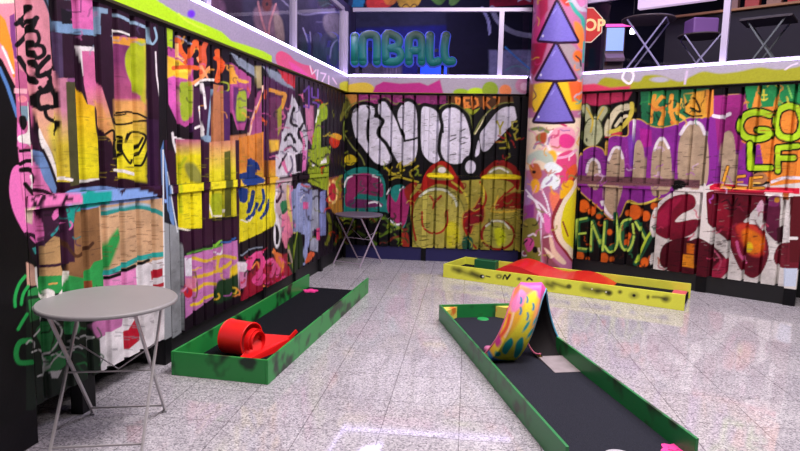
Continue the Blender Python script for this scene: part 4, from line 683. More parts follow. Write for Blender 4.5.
# upper floor: one slab behind the parapets
def cross(W1,o1,W2,o2):
    A=np.array([[W1.n.x,W1.n.y],[W2.n.x,W2.n.y]]); return np.linalg.solve(A,[W1.d+o1,W2.d+o2])
c1=cross(WL,.101,WB,.101); c2=cross(WB,.101,WR,.101)
pl=WL.pt(.2,0,.101); pr=WR.pt(-.3,0,.101); pe=WR.pt(7.0,0,.101)
poly=[(pl.x,pl.y),tuple(c1),tuple(c2),(pr.x,pr.y),(pr.x+3,pr.y+3.6),(11.9,8.5),(11.9,19.5),(-9.9,19.5),(-9.9,pl.y)]
tag(MB().prism(poly,2.45,2.6).build('upper_floor',mat('deck_floor','#2a2630',.6)),kind='structure')
poly2=[(pl.x-.25,pl.y),(c1[0]-.25,c1[1]+.25),(c2[0]+.1,c2[1]+.35),(pr.x+.3,pr.y+.3),(pr.x+.3,pr.y+.6),(c2[0]+.1,c2[1]+.65),(c1[0]-.5,c1[1]+.6),(pl.x-.6,pl.y)]
tag(MB().prism(poly2,0.0,2.44).build('wall_back_lining',mat('lining_black','#060609',.9)),kind='structure')
# glass balustrades --------------------------------------------------
def glass_mat():
    m=bpy.data.materials.new('glass_clear'); m.use_nodes=True; nt=m.node_tree; N=nt.nodes; L=nt.links
    for n in list(N):
        if n.type!='OUTPUT_MATERIAL': N.remove(n)
    out=N['Material Output']; t=N.new('ShaderNodeBsdfTransparent'); t.inputs['Color'].default_value=(.9,.9,.94,1); g=N.new('ShaderNodeBsdfGlossy'); g.inputs['Roughness'].default_value=.03
    f=N.new('ShaderNodeFresnel'); f.inputs['IOR'].default_value=1.45; x=N.new('ShaderNodeMixShader'); ge=N.new('ShaderNodeNewGeometry'); iv=N.new('ShaderNodeMath'); iv.operation='SUBTRACT'; iv.inputs[0].default_value=1; L.new(ge.outputs['Backfacing'],iv.inputs[1]); ml=N.new('ShaderNodeMath'); ml.operation='MULTIPLY'; L.new(f.outputs['Fac'],ml.inputs[0]); L.new(iv.outputs[0],ml.inputs[1]); L.new(ml.outputs[0],x.inputs['Fac']); L.new(t.outputs['BSDF'],x.inputs[1]); L.new(g.outputs['BSDF'],x.inputs[2]); L.new(x.outputs['Shader'],out.inputs['Surface'])
    return m
glass=glass_mat(); ZT=3.56
def balustrade(name,W,s0,s1,postpx,extra=()):
    o=wallbox(name,W,s0,s1,ZT-.03,ZT+.02,.01,.06,metal); tag(o,kind='structure')
    ps=[W.hit(x,60,.035)[0] for x in postpx]+list(extra)
    for s in ps: wallbox('window_post',W,s-.033,s+.033,H2+.012,ZT-.03,.0,.066,metal,o)
    wallbox('bottom_channel',W,s0,s1,H2+.012,H2+.035,.015,.055,metal,o)
    ps=sorted([s0]+[s for s in ps if s0+.05<s<s1-.05]+[s1])
    for a,b in zip(ps[:-1],ps[1:]): wallbox('glass_pane',W,a+.035,b-.035,H2+.035,ZT-.03,.030,.040,glass,o)
balustrade('window_1',WL,.25,SL1-.02,[293,206],(SL1-.06,3.6,2.7,1.5))
balustrade('window_2',WB,SB0+.1,SB1-.02,[345.5,500])
balustrade('window_3',WR,SR0+.08,-.35,[723],(-.4,))
# column --------------------------------------------------------------
CX,CY,CR=1.965,7.737,.333
def column():
    nu=150; zs=np.linspace(0,5.7,560); zs=np.concatenate([np.linspace(0,3.6,420),np.linspace(3.65,5.7,20)])
    fa=math.atan2(-CY,-CX); th=fa+np.linspace(-PI,PI,nu,endpoint=False); T,Z=np.meshgrid(th,zs,indexing='ij'); T=T.ravel();Z=Z.ravel()
    P=np.stack([CX+CR*np.cos(T),CY+CR*np.sin(T),Z],1)
    D=np.angle(np.exp(1j*(T-fa))); D2=np.where(D>PI/2,PI-D,np.where(D<-PI/2,-PI-D,D))
    Q=np.stack([CX+CR*np.cos(fa+D2),CY+CR*np.sin(fa+D2),Z],1); X,Y=proj(Q); C=apply(COLP,X,Y,'#b06a90')
    me=grid_mesh('column',P,nu,len(zs)); nz=len(zs)
    bm=bmesh.new(); bm.from_mesh(me); bm.verts.ensure_lookup_table()
    for k in range(nz-1): bm.faces.new([bm.verts[(nu-1)*nz+k],bm.verts[k],bm.verts[k+1],bm.verts[(nu-1)*nz+k+1]])
    for f in bm.faces: f.smooth=True
    bmesh.ops.recalc_face_normals(bm,faces=bm.faces)
    bm.to_mesh(me); bm.free(); set_paint(me,C,.04)
    return tag(link('column',me,MATS['glossy_spray']),kind='structure')
column()
# ------------------------------------------------------------------ rooms seen through the glass (built where they stand)
paintmat('mural_paint',.7)
WDB=Wall(WB.a,WB.d+7.0); WDL=Wall(WL.a,WL.d+1.7); WDR=Wall(WR.a,WR.d+5.2)
MB_BACK=[('p','#1a1c60',[(340,28),(450,22),(452,75),(340,78)],{'f':6}),('p','#2a2a34',[(345,12),(480,9),(480,24),(345,28)],{'f':3}),('p','#140f1c',[(446,8),(486,8),(486,80),(446,80)],{'f':3}),
 ('p','#30364a',[(350,-4),(366,-4),(360,8),(346,9)]),('p','#2c8090',[(354,-4),(366,-4),(363,7),(352,7)]),('c','#d83c2c',[(370,-4),(398,-4),(392,5),(384,8),(368,8)]),('c','#e8862c',[(384,-4),(398,-4),(394,4),(386,4)]),
 ('c','#d8a82c',[(398,-4),(420,-4),(419,4),(412,8),(402,8),(398,3)]),('s','#3a2410',1,[(402,7),(406,4),(410,7),(414,4),(418,7)]),('c','#5c8a2c',[(430,-4),(446,-4),(442,4),(436,4)]),('c','#6c9a3c',[(450,-4),(462,-4),(456,4),(450,5)]),
 ('p','#a01c2c',[(490,-4),(536,-4),(536,4),(490,7)]),('l','#f0e8e0',1.4,[(518,1),(524,-2),(530,1)]),
 ('s','#b8b4bc',3,[(482,8),(488,20),(490,34)]),('s','#a8a49c',5,[(492,8),(496,18),(504,27),(516,33),(532,36)]),('p','#15131c',[(500,9),(534,8),(534,26),(510,22)]),('c','#15131c',[(490,34),(500,33),(514,38),(534,42),(534,50),(490,50)]),
 ('p','#8a8690',[(489,50),(534,50),(534,76),(489,76)],{'f':2}),('s','#46a0d0',1.4,[(505,47),(516,57),(530,69)]),('s','#7aa090',1.6,[(506,70),(516,66),(528,70)]),
 ('p','#544a50',[(350,62),(402,66),(402,78),(350,78)],{'f':2}),('c','#1a4ae0',[(421,67),(430,68),(440,69),(446,74),(446,80),(420,80)])]+[('l','#847078',.9,[(x,64),(x+.5,77)]) for x in range(384,402,3)]
MB_LEFT=[('p','#3c3648',[(160,-30),(350,-30),(350,90),(160,60)],{'f':2}),
 ('c','#8a6a70',[(254,10),(262,6),(276,6),(280,22),(282,44),(270,38),(256,28)],{'f':3}),('s','#d89088',2,[(258,2),(262,20),(268,36),(270,22),(276,4)]),('e','#7c3c30',(267,4,5,8),{'f':2}),('e','#241c20',(267,4,1.4,2)),('c','#a8907c',[(274,14),(282,20),(284,42),(276,36)],{'f':2}),
 ('c','#3c2438',[(202,-10),(238,-10),(240,26),(220,24),(208,12)],{'f':4}),('c','#8c6078',[(206,-6),(222,0),(226,14),(216,18)],{'f':3}),('s','#8a8494',1.6,[(282,0),(300,14),(320,13),(340,12)]),('s','#6a6474',1,[(316,22),(330,22),(340,21)]),
 ('c','#7a7068',[(324,16),(338,14),(340,30),(334,38),(325,30)],{'f':2}),('s','#a49cb0',1.4,[(303,28),(306,36),(308,44)]),('s','#a49cb0',1.2,[(310,32),(311,44)]),('s','#8a8494',1.6,[(330,58),(332,46),(338,40),(341,48)]),('c','#2a2434',[(296,44),(320,44),(326,64),(310,58)],{'f':3}),
 ('c','#2c3830',[(318,-6),(332,-6),(330,6),(320,6)],{'f':2})]
MB_RIGHT=[('p','#11102a',[(570,-40),(830,-40),(830,100),(570,100)],{'f':2}),('p','#2c1420',[(735,20),(760,20),(756,72),(735,74)],{'f':5}),('p','#1c1a30',[(600,-20),(640,-20),(640,20),(600,20)],{'f':3})]
def deckwall(name,W,s0,s1,sh,base,ds=.03,z1=5.15):
    o=panel(name,W,s0,s1,2.6,z1,sh,base,None,ds,.02,flat=True,mt='mural_paint'); return tag(o,kind='structure')
deckwall('wall_back_deck',WDB,-6,5.2,MB_BACK,'#16141f',z1=5.68)
deckwall('wall_left_deck',WDL,-1,15.2,MB_LEFT,'#332e3c')
deckwall('wall_right_deck',WDR,-6.2,4,MB_RIGHT,'#12102a')
# sign letters standing on the deck
def text_obj(name,txt,size,depth,m,loc,rot,parent=None,bevel=0.0,align='CENTER',off=0.0):
    c=bpy.data.curves.new(name,'FONT'); c.body=txt; c.size=size; c.extrude=depth; c.bevel_depth=bevel; c.align_x=align; c.offset=off; c.resolution_u=4
    t=bpy.data.objects.new(name+'_tmp',c); COL.objects.link(t); bpy.context.view_layer.update()
    me=bpy.data.meshes.new_from_object(t.evaluated_get(bpy.context.evaluated_depsgraph_get())); bpy.data.objects.remove(t)
    o=link(name,me,None,parent); me.materials.clear(); me.materials.append(m); o.location=loc; o.rotation_euler=rot; return o
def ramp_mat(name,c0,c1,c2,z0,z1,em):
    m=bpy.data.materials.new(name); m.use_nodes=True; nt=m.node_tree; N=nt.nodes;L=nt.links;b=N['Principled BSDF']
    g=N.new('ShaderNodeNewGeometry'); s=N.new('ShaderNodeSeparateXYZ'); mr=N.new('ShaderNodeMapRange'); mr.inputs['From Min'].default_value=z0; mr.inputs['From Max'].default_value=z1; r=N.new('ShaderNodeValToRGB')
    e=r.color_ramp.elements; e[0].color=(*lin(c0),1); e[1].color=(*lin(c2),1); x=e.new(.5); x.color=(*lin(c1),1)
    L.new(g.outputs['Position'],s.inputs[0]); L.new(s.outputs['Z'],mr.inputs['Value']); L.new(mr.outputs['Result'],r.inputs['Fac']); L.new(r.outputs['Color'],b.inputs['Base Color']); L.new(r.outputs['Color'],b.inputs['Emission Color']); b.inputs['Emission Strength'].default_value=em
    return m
YS=10.2
zt=atY(400,31,YS).z; zb=atY(400,66,YS).z; xl=atY(352,50,YS).x; xr=atY(452,50,YS).x
sgn=empty('arcade_sign',((xl+xr)/2,YS,2.6)); tag(sgn,'green and blue block letter arcade sign glowing behind the back glass','sign')
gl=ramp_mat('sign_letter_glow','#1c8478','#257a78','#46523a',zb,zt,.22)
LT=[[(355,37),(355,62)],[(363,62),(363,40),(367,35.5),(373,35.5),(377,40),(377,62)],[(386,62),(386,36),(394,36),(399,40),(398,46),(393,48.5),(388,48.5)],[(393,48.5),(399,51),(401,57),(396,62),(386,62)],
 [(409,62),(409,41),(413,36),(418,36),(421.5,41),(421.5,62)],[(409,51),(421,51)],[(430,36),(430,61),(438,61.5)],[(446,36),(444,50),(446,61),(452,61.5)]]
def stroke_letters(nm,r,dy,ysc,mt_):
    mb=MB()
    for st in LT:
        P3=[]
        for q in smooth_pts(st,False,4) if len(st)>2 else np.array([st[0],((st[0][0]+st[1][0])/2,(st[0][1]+st[1][1])/2),st[1]]):
            w3=atY(q[0],q[1],YS); P3.append(Vector((w3.x-sgn.location.x,0,w3.z-sgn.location.z)))
        k0=len(mb.v); mb.tube(P3,r,10)
        for e in(P3[0],P3[-1]): mb.lathe([(.001,-r),(r*.5,-r*.87),(r*.87,-r*.5),(r,0),(r*.87,r*.5),(r*.5,r*.87),(.001,r)],12,e)
        for v in mb.v[k0:]: v.y=v.y*ysc+dy
    return mb.build(nm,mt_,sgn,smooth=True)
stroke_letters('sign_lettering',.068,-.05,.5,gl)
gl2=mat('sign_outline_blue','#4a58c0',.5,emit='#5060e0',es=.6)
stroke_letters('sign_outline',.09,.03,.3,gl2)
for x in(-.7,.7): MB().box((x,.12,(zt-2.6)/2),(.05,.04,zt-2.6)).build('sign_stand',mat('dark_metal','#222028',.5),sgn)
MB().box((0,.12,(zb+zt)/2-2.6),(1.5,.035,.05)).build('sign_rail',mat('dark_metal','#222028',.5),sgn)
mb=MB(); mb.box((0,0,.32),(.55,.5,.64)); mb.box((0,-.02,.66),(.6,.54,.05))
cb=empty('display_case',atY(433,74,11.6)); cb.location.z=2.6; tag(cb,'low blue glowing display case under the arcade sign letters','display case')
b_=MB().box((0,0,.38),(.6,.4,.76)).build('case_body',mat('case_dark','#16183c',.5),cb,bevel=.01)
MB().box((0,-.205,.42),(.5,.02,.55)).build('lit_panel',mat('case_blue','#2050ff',.4,emit='#1c48ff',es=1.2),cb)
# bistro table -------------------------------------------------------
def bistro(name,cx,cy,z,rz,mt,R=.35,H=.71,mleg=None,sepu=.2,brace=True):
    t=empty(name,(cx,cy,z),rz); mleg=mleg or mt
    top=MB().lathe([(0.001,H-.004),(R-.02,H-.004),(R-.006,H-.002),(R,H-.01),(R,H-.022),(R-.008,H-.026),(R-.02,H-.02),(0.001,H-.018)],64).build('table_top',mt,t)
    for p in top.data.polygons: p.use_smooth=abs(p.normal.z)<.9
    a=.27; b=.23
    zt_=H-.03
    for i,sg in enumerate((1,-1)):
        us=sepu+(.018 if i==0 else 0)
        for u in(-us,us):
            leg=MB().bar((u,-a*sg,.012),(u,b*sg,zt_),.02,.012,(1,0,0)).build('leg',mleg,t,bevel=.002)
        for u in(-us,us): MB().box((u,-a*sg,.006),(.026,.04,.012)).build('foot_cap',mat('foot_rubber','#9a989c',.6),t)
        MB().bar((-us,-a*sg*.86,.055),(us,-a*sg*.86,.055),.009,.009).build('foot_bar',mleg,t)
        MB().bar((-us,b*sg,zt_),(us,b*sg,zt_),.014,.014).build('top_bar',mleg,t)
    MB().tube([(-sepu-.018,-.02,.365),(sepu+.018,-.02,.365)],.005,8).build('pivot_rod',mleg,t)
    if brace: MB().tube([(-sepu,.20*.6,.47),(0,.11,.33),(sepu,.20*.6,.47)],.0045,8).build('brace',mleg,t)
    return t
tgrey=mat('table_grey','#8c898a',.45,0.0,noise=.03,scale=6)
tleg=mat('table_leg_grey','#a9a4a6',.4,.2)
t1=bistro('bistro_table',-1.53,3.03,0,math.radians(8),tgrey,.342,H=.755,mleg=tleg,sepu=.2)
tag(t1,'large round grey metal bistro table in the left foreground','table',group='bistro tables on the tiled floor')
tdk=mat('table_dark','#5c5464',.45); tdl=mat('table_leg_mauve','#a494a8',.4,.2)
t2=bistro('bistro_table',-.575,8.13,0,math.radians(-33),tdk,.335,mleg=tdl,sepu=.21)
tag(t2,'small round dark grey folding table in the far corner','table',group='bistro tables on the tiled floor')
# ------------------------------------------------------------------ mini golf lanes
def smudges(name,base,dark,seed,scale=5.0,thr=.55,amount=.9,stretch=(1,1,1)):
    m=bpy.data.materials.new(name); m.use_nodes=True; nt=m.node_tree; N=nt.nodes;L=nt.links;b=N['Principled BSDF']; b.inputs['Roughness'].default_value=.38
    tc=N.new('ShaderNodeTexCoord'); mp=N.new('ShaderNodeMapping'); mp.inputs['Location'].default_value=(seed,seed*.7,0); mp.inputs['Scale'].default_value=stretch; n=N.new('ShaderNodeTexNoise'); n.inputs['Scale'].default_value=scale; n.inputs['Detail'].default_value=2
    r=N.new('ShaderNodeValToRGB'); e=r.color_ramp.elements; e[0].position=thr; e[0].color=(0,0,0,1); e[1].position=thr+.12; e[1].color=(amount,)*3+(1,)
    x=N.new('ShaderNodeMix'); x.data_type='RGBA'; x.inputs[6].default_value=(*lin(base),1); x.inputs[7].default_value=(*lin(dark),1)
    L.new(tc.outputs['Object'],mp.inputs['Vector']); L.new(mp.outputs['Vector'],n.inputs['Vector']); L.new(n.outputs['Fac'],r.inputs['Fac']); L.new(r.outputs['Color'],x.inputs[0]); L.new(x.outputs[2],b.inputs['Base Color']); return m
turf=mat('black_turf','#15161c',.95,noise=.35,scale=220,bump=.6,spec=.1)
turf2=mat('charcoal_turf','#2a2b34',.95,noise=.3,scale=220,bump=.6,spec=.1)
def frame_of(p0,ang):  # local x along the lane, y to its left
    return Vector((p0[0],p0[1],0)),ang
BT=.018
def lane(name,p0,ang,Lg,Wd,Hh,mboard,mturf,ends=(1,1),tz=.024):
    """p0: outer corner; local +x along the lane, +y across"""
    t=empty(name,(p0[0],p0[1],0),ang)
    def board(nm,c,d,m=mboard): return MB().box(c,d).build(nm,m,t,bevel=.003)
    board('side_board',(Lg/2,BT/2,Hh/2),(Lg,BT,Hh)); board('side_board',(Lg/2,Wd-BT/2,Hh/2),(Lg,BT,Hh))
    if ends[0]: board('end_board',(BT/2,Wd/2,Hh/2),(BT,Wd-2*BT-.001,Hh))
    if ends[1]: board('end_board',(Lg-BT/2,Wd/2,Hh/2),(BT,Wd-2*BT-.001,Hh))
    MB().box((Lg/2,Wd/2,tz/2),(Lg-2*BT-.002,Wd-2*BT-.002,tz)).build('turf',mturf,t)
    return t
Hb=.17
# left lane: corner front-left (-1.555,3.875)
gm=smudges('green_board','#23873c','#0e1c12',3.0,5.5,.50,.95)
L1=lane('mini_golf_lane',(-.855,3.758),math.radians(79.0),2.72,.71,Hb,gm,turf,(1,0))
tag(L1,'green mini golf lane along the left graffiti wall holding the red loop','mini golf lane',group='mini golf lanes')
# right lane
a2=math.radians(-80.5)
gm2=smudges('dark_green_board','#1f7a3e','#2a2620',8.0,5,.57,.85)
L2=lane('mini_golf_lane',(.385,5.40),a2,2.72,.72,.15,gm2,turf2,(1,0))
tag(L2,'dark green mini golf lane in the foreground with a tie-dye loop','mini golf lane',group='mini golf lanes')
# yellow lane
YP0=Vector((.564,7.371,0)); YP1=Vector((2.961,5.942,0)); ay=math.atan2(YP1.y-YP0.y,YP1.x-YP0.x); YL=(YP1-YP0).length
ym=mat('yellow_board','#d9dc4a',.38,noise=.05,scale=8)
L3=lane('mini_golf_lane',(YP0.x,YP0.y),ay,YL,.67,Hb,ym,turf,(1,0),.075)
tag(L3,'yellow mini golf lane with black spray marks in front of the column','mini golf lane',group='mini golf lanes')
# spray marks on the yellow front board: repaint that board with a painted grid
front=[c for c in L3.children if c.name.startswith('side_board')][0]
YW=[('s','#15151a',4.2,[(454,269),(459,271)],{'f':4.8,'a':.85}),('s','#23231c',2.5,[(459,270),(466,273),(474,275),(482,277)],{'f':5.7,'a':.85}),('s','#15151a',4.2,[(472,273),(478,276)],{'f':4.8,'a':.85}),('e','#15151a',(482,276.5,2.4,2)),('e','#f0f0e8',(483,276.5,.9,.9)),
 ('s','#23231c',1.2,[(486,276),(490,277)]),('e','#15151a',(499,276.5,3,2.2),{'f':2.3,'a':.85}),('e','#c8cc60',(499,276.5,1.2,.9)),('s','#15151a',1.5,[(503,279),(505,275),(507,279)]),('s','#15151a',2.0,[(507,279),(510,275)]),
 ('e','#15151a',(519,279,2,1.5),{'f':1.9,'a':.85}),('s','#15151a',1.8,[(527,280),(529,278),(532,280)]),('s','#23231c',5.0,[(547,284),(552,286)],{'f':5.7,'a':.85}),('s','#23231c',2.5,[(553,283),(562,286),(566,287)],{'f':3.8,'a':.85}),('e','#15151a',(569,286.5,2.6,2.4),{'f':1.9,'a':.85}),
 ('s','#2c2c22',5.0,[(584,288),(592,290),(598,291)],{'f':6.5,'a':.85}),('s','#1c1c1a',3.8,[(597,291),(604,291),(609,293)],{'f':3.8,'a':.85}),('e','#15151a',(609,293,3.2,2.6),{'f':2.7,'a':.85}),('e','#e8e8dc',(592,289,.7,.7)),('e','#e8e8dc',(606,292,.8,.7)),
 ('e','#15151a',(620,292,2,1.8),{'f':2.3,'a':.85}),('e','#4a4a30',(634,295.5,3.4,2.4),{'f':4.8,'a':.85}),('e','#15151a',(634,295.5,1.6,1.4)),('e','#15151a',(648,297,1.6,2),{'f':1.9,'a':.85}),('s','#2c2c22',2.0,[(653,297),(660,297.5),(664,299)],{'f':2.7,'a':.85}),('e','#15151a',(666,299,4,3),{'f':3.8,'a':.85}),('e','#5a5a30',(666,300,1,.8))]
def paint_board(o,sh,base,nx,nz,plane_p0,plane_dir,Lg,Hh,grainv=.03):
    """rebuild a board as a fine box whose paint layer carries the spray marks"""
    xs=np.linspace(0,Lg,nx); zs=np.linspace(0,Hh,nz)
    prof=[(x,0.0) for x in xs]+[(x,BT) for x in xs[::-1]]+[(0.0,0.0)]
    prof=np.array(prof); n=len(prof); A=np.repeat(prof[:,0],nz);B=np.repeat(prof[:,1],nz);Z=np.tile(zs,n)
    P=np.stack([A,B,Z],1); me=grid_mesh('b',P,n,nz)
    Wp=np.stack([plane_p0[0]+plane_dir[0]*A,plane_p0[1]+plane_dir[1]*A,Z],1); X,Y=proj(Wp); C=apply(sh,X,Y,base); C[B>BT/2]=lin(base)
    set_paint(me,C,grainv); bm=bmesh.new(); bm.from_mesh(me); bmesh.ops.remove_doubles(bm,verts=bm.verts,dist=1e-5)
    # close top and bottom
    bm.verts.ensure_lookup_table(); lay=bm.verts.layers.float_color.get('paint')
    top={}
    for v in bm.verts:
        for zz in(0.0,Hh):
            if abs(v.co.z-zz)<1e-6: top[(round(v.co.x,4),round(v.co.y,4),zz)]=v
    for i in range(nx-1):
        for zz in(0.0,Hh):
            a=top.get((round(xs[i],4),0.0,zz));b=top.get((round(xs[i+1],4),0.0,zz));c=top.get((round(xs[i+1],4),round(BT,4),zz));d=top.get((round(xs[i],4),round(BT,4),zz))
            if a and b and c and d:
                try: bm.faces.new([a,b,c,d])
                except Exception: pass
    bmesh.ops.recalc_face_normals(bm,faces=bm.faces); bm.to_mesh(me); bm.free(); me.materials.append(MATS['glossy_spray']); o.data=me
ydir=(YP1-YP0).normalized(); paint_board(front,YW,'#d9dc4a',600,40,YP0,ydir,YL,Hb)
def part_in(parent,name,mb,m,**k): return mb.build(name,m,parent,**k)
# end strip and plates in the lanes
part_in(L3,'tee_mat',MB().box((YL-.10,.335,.079),(.14,.6,.008)),mat('coral_mat','#c8505c',.7))
part_in(L3,'corner_hole',MB().lathe([(.001,.0),(.05,.0),(.05,.006),(.001,.006)],24,(.045+.06,.62,.1705)),mat('hole_black','#0a0a0c',.8)) if False else None
# local helper: world -> lane coordinates
def loc_in(p0,ang,w):
    d=Vector((w[0]-p0[0],w[1]-p0[1])); c,s=math.cos(ang),math.sin(ang); return (d.x*c+d.y*s,-d.x*s+d.y*c)
# green block in the yellow lane
g=loc_in(YP0,ay,at(470,262,.17))
gb=empty('hole_block',YP0+Matrix.Rotation(ay,3,'Z')@Vector((.38,.50,.0755)),ay); tag(gb,'dark green rectangular block at the left end of the yellow lane','block')
MB().box((0,0,.06),(.30,.12,.12)).build('block_body',mat('block_green','#17603a',.5),gb,bevel=.008)
MB().box((.0,0,.123),(.22,.05,.006)).build('top_slot',mat('block_slot','#0d3c24',.6),gb)
# red double hump in the yellow lane
red=mat('red_gloss','#c8141c',.3)
def hump():
    x0=.54; pts=[]
    zf=lambda x: 0.0
    keys=[(0,.0),(.10,.06),(.20,.125),(.30,.168),(.38,.178),(.48,.162),(.62,.118),(.76,.082),(.86,.072),(.92,.077),(1.0,.095),(1.10,.106),(1.20,.10),(1.30,.072),(1.38,.04),(1.46,.0)]
    P=smooth_pts(keys,False,4); vs=[];n=len(P); y0,y1=.0,.60
    mb=MB(); 
    for y in(y0,y1):
        for x,z in P: mb.v.append(Vector((x,y,max(z,.004))))
        for x,z in P: mb.v.append(Vector((x,y,0)))
    def idx(s,l,i): return s*2*n+l*n+i
    for i in range(n-1):
        mb.f+= [(idx(0,0,i),idx(1,0,i),idx(1,0,i+1),idx(0,0,i+1)),(idx(0,1,i),idx(0,0,i),idx(0,0,i+1),idx(0,1,i+1)),(idx(1,0,i),idx(1,1,i),idx(1,1,i+1),idx(1,0,i+1)),(idx(0,1,i),idx(0,1,i+1),idx(1,1,i+1),idx(1,1,i))]
    mb.f+=[(idx(0,0,0),idx(0,1,0),idx(1,1,0),idx(1,0,0)),(idx(0,0,n-1),idx(1,0,n-1),idx(1,1,n-1),idx(0,1,n-1))]
    o=mb.build('golf_hump',red); o.location=YP0+Matrix.Rotation(ay,3,'Z')@Vector((x0,.03,.0755)); o.rotation_euler=(0,0,ay)
    for p in o.data.polygons: p.use_smooth=False
    tag(o,'glossy red double hump obstacle lying across the yellow lane','golf obstacle'); return o
hump()
# pink markers
pink=mat('hot_pink','#ee3c96',.6)
def blob(name,p,z,r,label,cat,ang=0,thick=.012):
    mb=MB(); prof=[]
    n=36
    poly=[(r*(1+.18*math.sin(5*2*PI*i/n))*math.cos(2*PI*i/n)*1.25,r*(1+.18*math.sin(5*2*PI*i/n))*math.sin(2*PI*i/n)) for i in range(n)]
    mb.prism(poly,0,thick); mb.prism([(x*.4,y*.4) for x,y in poly],thick,thick+.004)
    o=mb.build(name,pink,bevel=0); o.location=(p[0],p[1],z); o.rotation_euler=(0,0,ang); return tag(o,label,cat)
p=at(312,285,.03); blob('hole_marker',(-.97,6.33),.0245,.06,'small hot pink marker at the far end of the left green lane','marker')
p=at(673,450,.03); blob('hole_marker',p,.0245,.055,'hot pink marker at the near end of the foreground lane','marker',.6)
p=at(620,457,.03); o=MB().lathe([(.001,0),(.08,0),(.08,.006),(.07,.010),(.001,.010)],36).build('tee_disc',mat('disc_grey','#b0acb4',.5)); o.location=(p.x,p.y,.0245); tag(o,'flat pale grey tee disc beside the pink marker, cut by the bottom edge','disc')
# corner wedges in the right lane, green flap
wm=smudges('wedge_yellow','#e6d860','#e2702c',2,9,.55,.9)
def lane_pt(p0,ang,x,y,z=0): 
    v=Matrix.Rotation(ang,3,'Z')@Vector((x,y,z)); return Vector((p0[0],p0[1],0))+v
i0=BT+.002
MB().prism([(i0,i0),(i0+.15,i0),(i0,i0+.15)],.024,.13).build('corner_wedge',wm,L2)
MB().prism([(i0,.72-i0),(i0,.72-i0-.15),(i0+.15,.72-i0)],.024,.13).build('corner_wedge',wm,L2)
gp=loc_in((.385,5.40),a2,at(483,319,.024))
MB().lathe([(.001,.024),(.055,.024),(.05,.030),(.001,.030)],28,(gp[0],gp[1],0)).build('cup_ring',mat('cup_green','#1f9a4c',.5),L2)
# red spiral obstacle in the left lane ---------------------------------------
def strip_mesh(path,norms,wd,half,th):
    """sweep a flat strip: path points, outward normals, width direction"""
    vs=[];n=len(path)
    for p,nn in zip(path,norms):
        for s in(-half,half):
            for k in(0,th): vs.append(p+wd*s+nn*k)
    fs=[]
    for i in range(n-1):
        a=i*4;b=a+4
        fs+=[(a,a+2,b+2,b),(a+1,b+1,b+3,a+3),(a,b,b+1,a+1),(a+2,a+3,b+3,b+2)]
    fs+=[(0,1,3,2),((n-1)*4,(n-1)*4+2,(n-1)*4+3,(n-1)*4+1)]
    return vs,fs
def red_loop():
    r=.122; root=empty('loop_tunnel',(-1.175,4.27,.0245),math.radians(-24)); tag(root,'bright red plastic loop tunnel with ramp tongue in the left lane','golf obstacle')
    redp=mat('bright_red_plastic','#ea1a1c',.32)
    wd=Vector((1,0,0)); path=[];nr=[]
    for i in range(60):
        a=-PI/2+ (i/59)*2*PI*.97+.1; nn=Vector((0,math.cos(a),math.sin(a))); path.append(Vector((0,0,r+.006))+nn*r); nr.append(nn)
    vs,fs=strip_mesh(path,nr,wd,.105,.006); MB().add(vs,fs).build('tunnel_shell',redp,root,smooth=False)
    for s in(-.105,.10):
        MB().tube([Vector((s,0,r+.006))+Vector((0,math.cos(a),math.sin(a)))*(r+.004) for a in np.linspace(0,2*PI,48,endpoint=False)],.006,8,True).build('tunnel_rim',redp,root,smooth=True)
    # inner collar stepping down towards the tongue
    for k,(x,rr) in enumerate(((.125,.088),(.145,.075))):
        path=[];nr=[]
        for i in range(40):
            a=-PI/2+ (i/39)*2*PI*.8+.2; nn=Vector((0,math.cos(a),math.sin(a))); path.append(Vector((x,0,r+.0))+nn*rr); nr.append(nn)
        vs,fs=strip_mesh(path,nr,wd,.022,.006); MB().add(vs,fs).build('collar',redp,root)
    # tongue: wedge plate rising to a thin lip at the far right
    mb=MB(); A=[(.10,-.14,0),(.17,-.17,0),(.24,.36,0),(.12,.10,0)]
    top=[(.10,-.135,.04),(.165,-.165,.03),(.24,.36,.08),(.12,.11,.15)]
    mb.add([Vector(v) for v in A]+[Vector(v) for v in top],[(3,2,1,0),(4,5,6,7),(0,1,5,4),(1,2,6,5),(2,3,7,6),(3,0,4,7)]); mb.build('tongue',redp,root,bevel=.004)
    MB().bar((.225,.30,.07),(.25,.37,.12),.012,.03).build('tongue_lip',redp,root,bevel=.003)
    return root
red_loop()
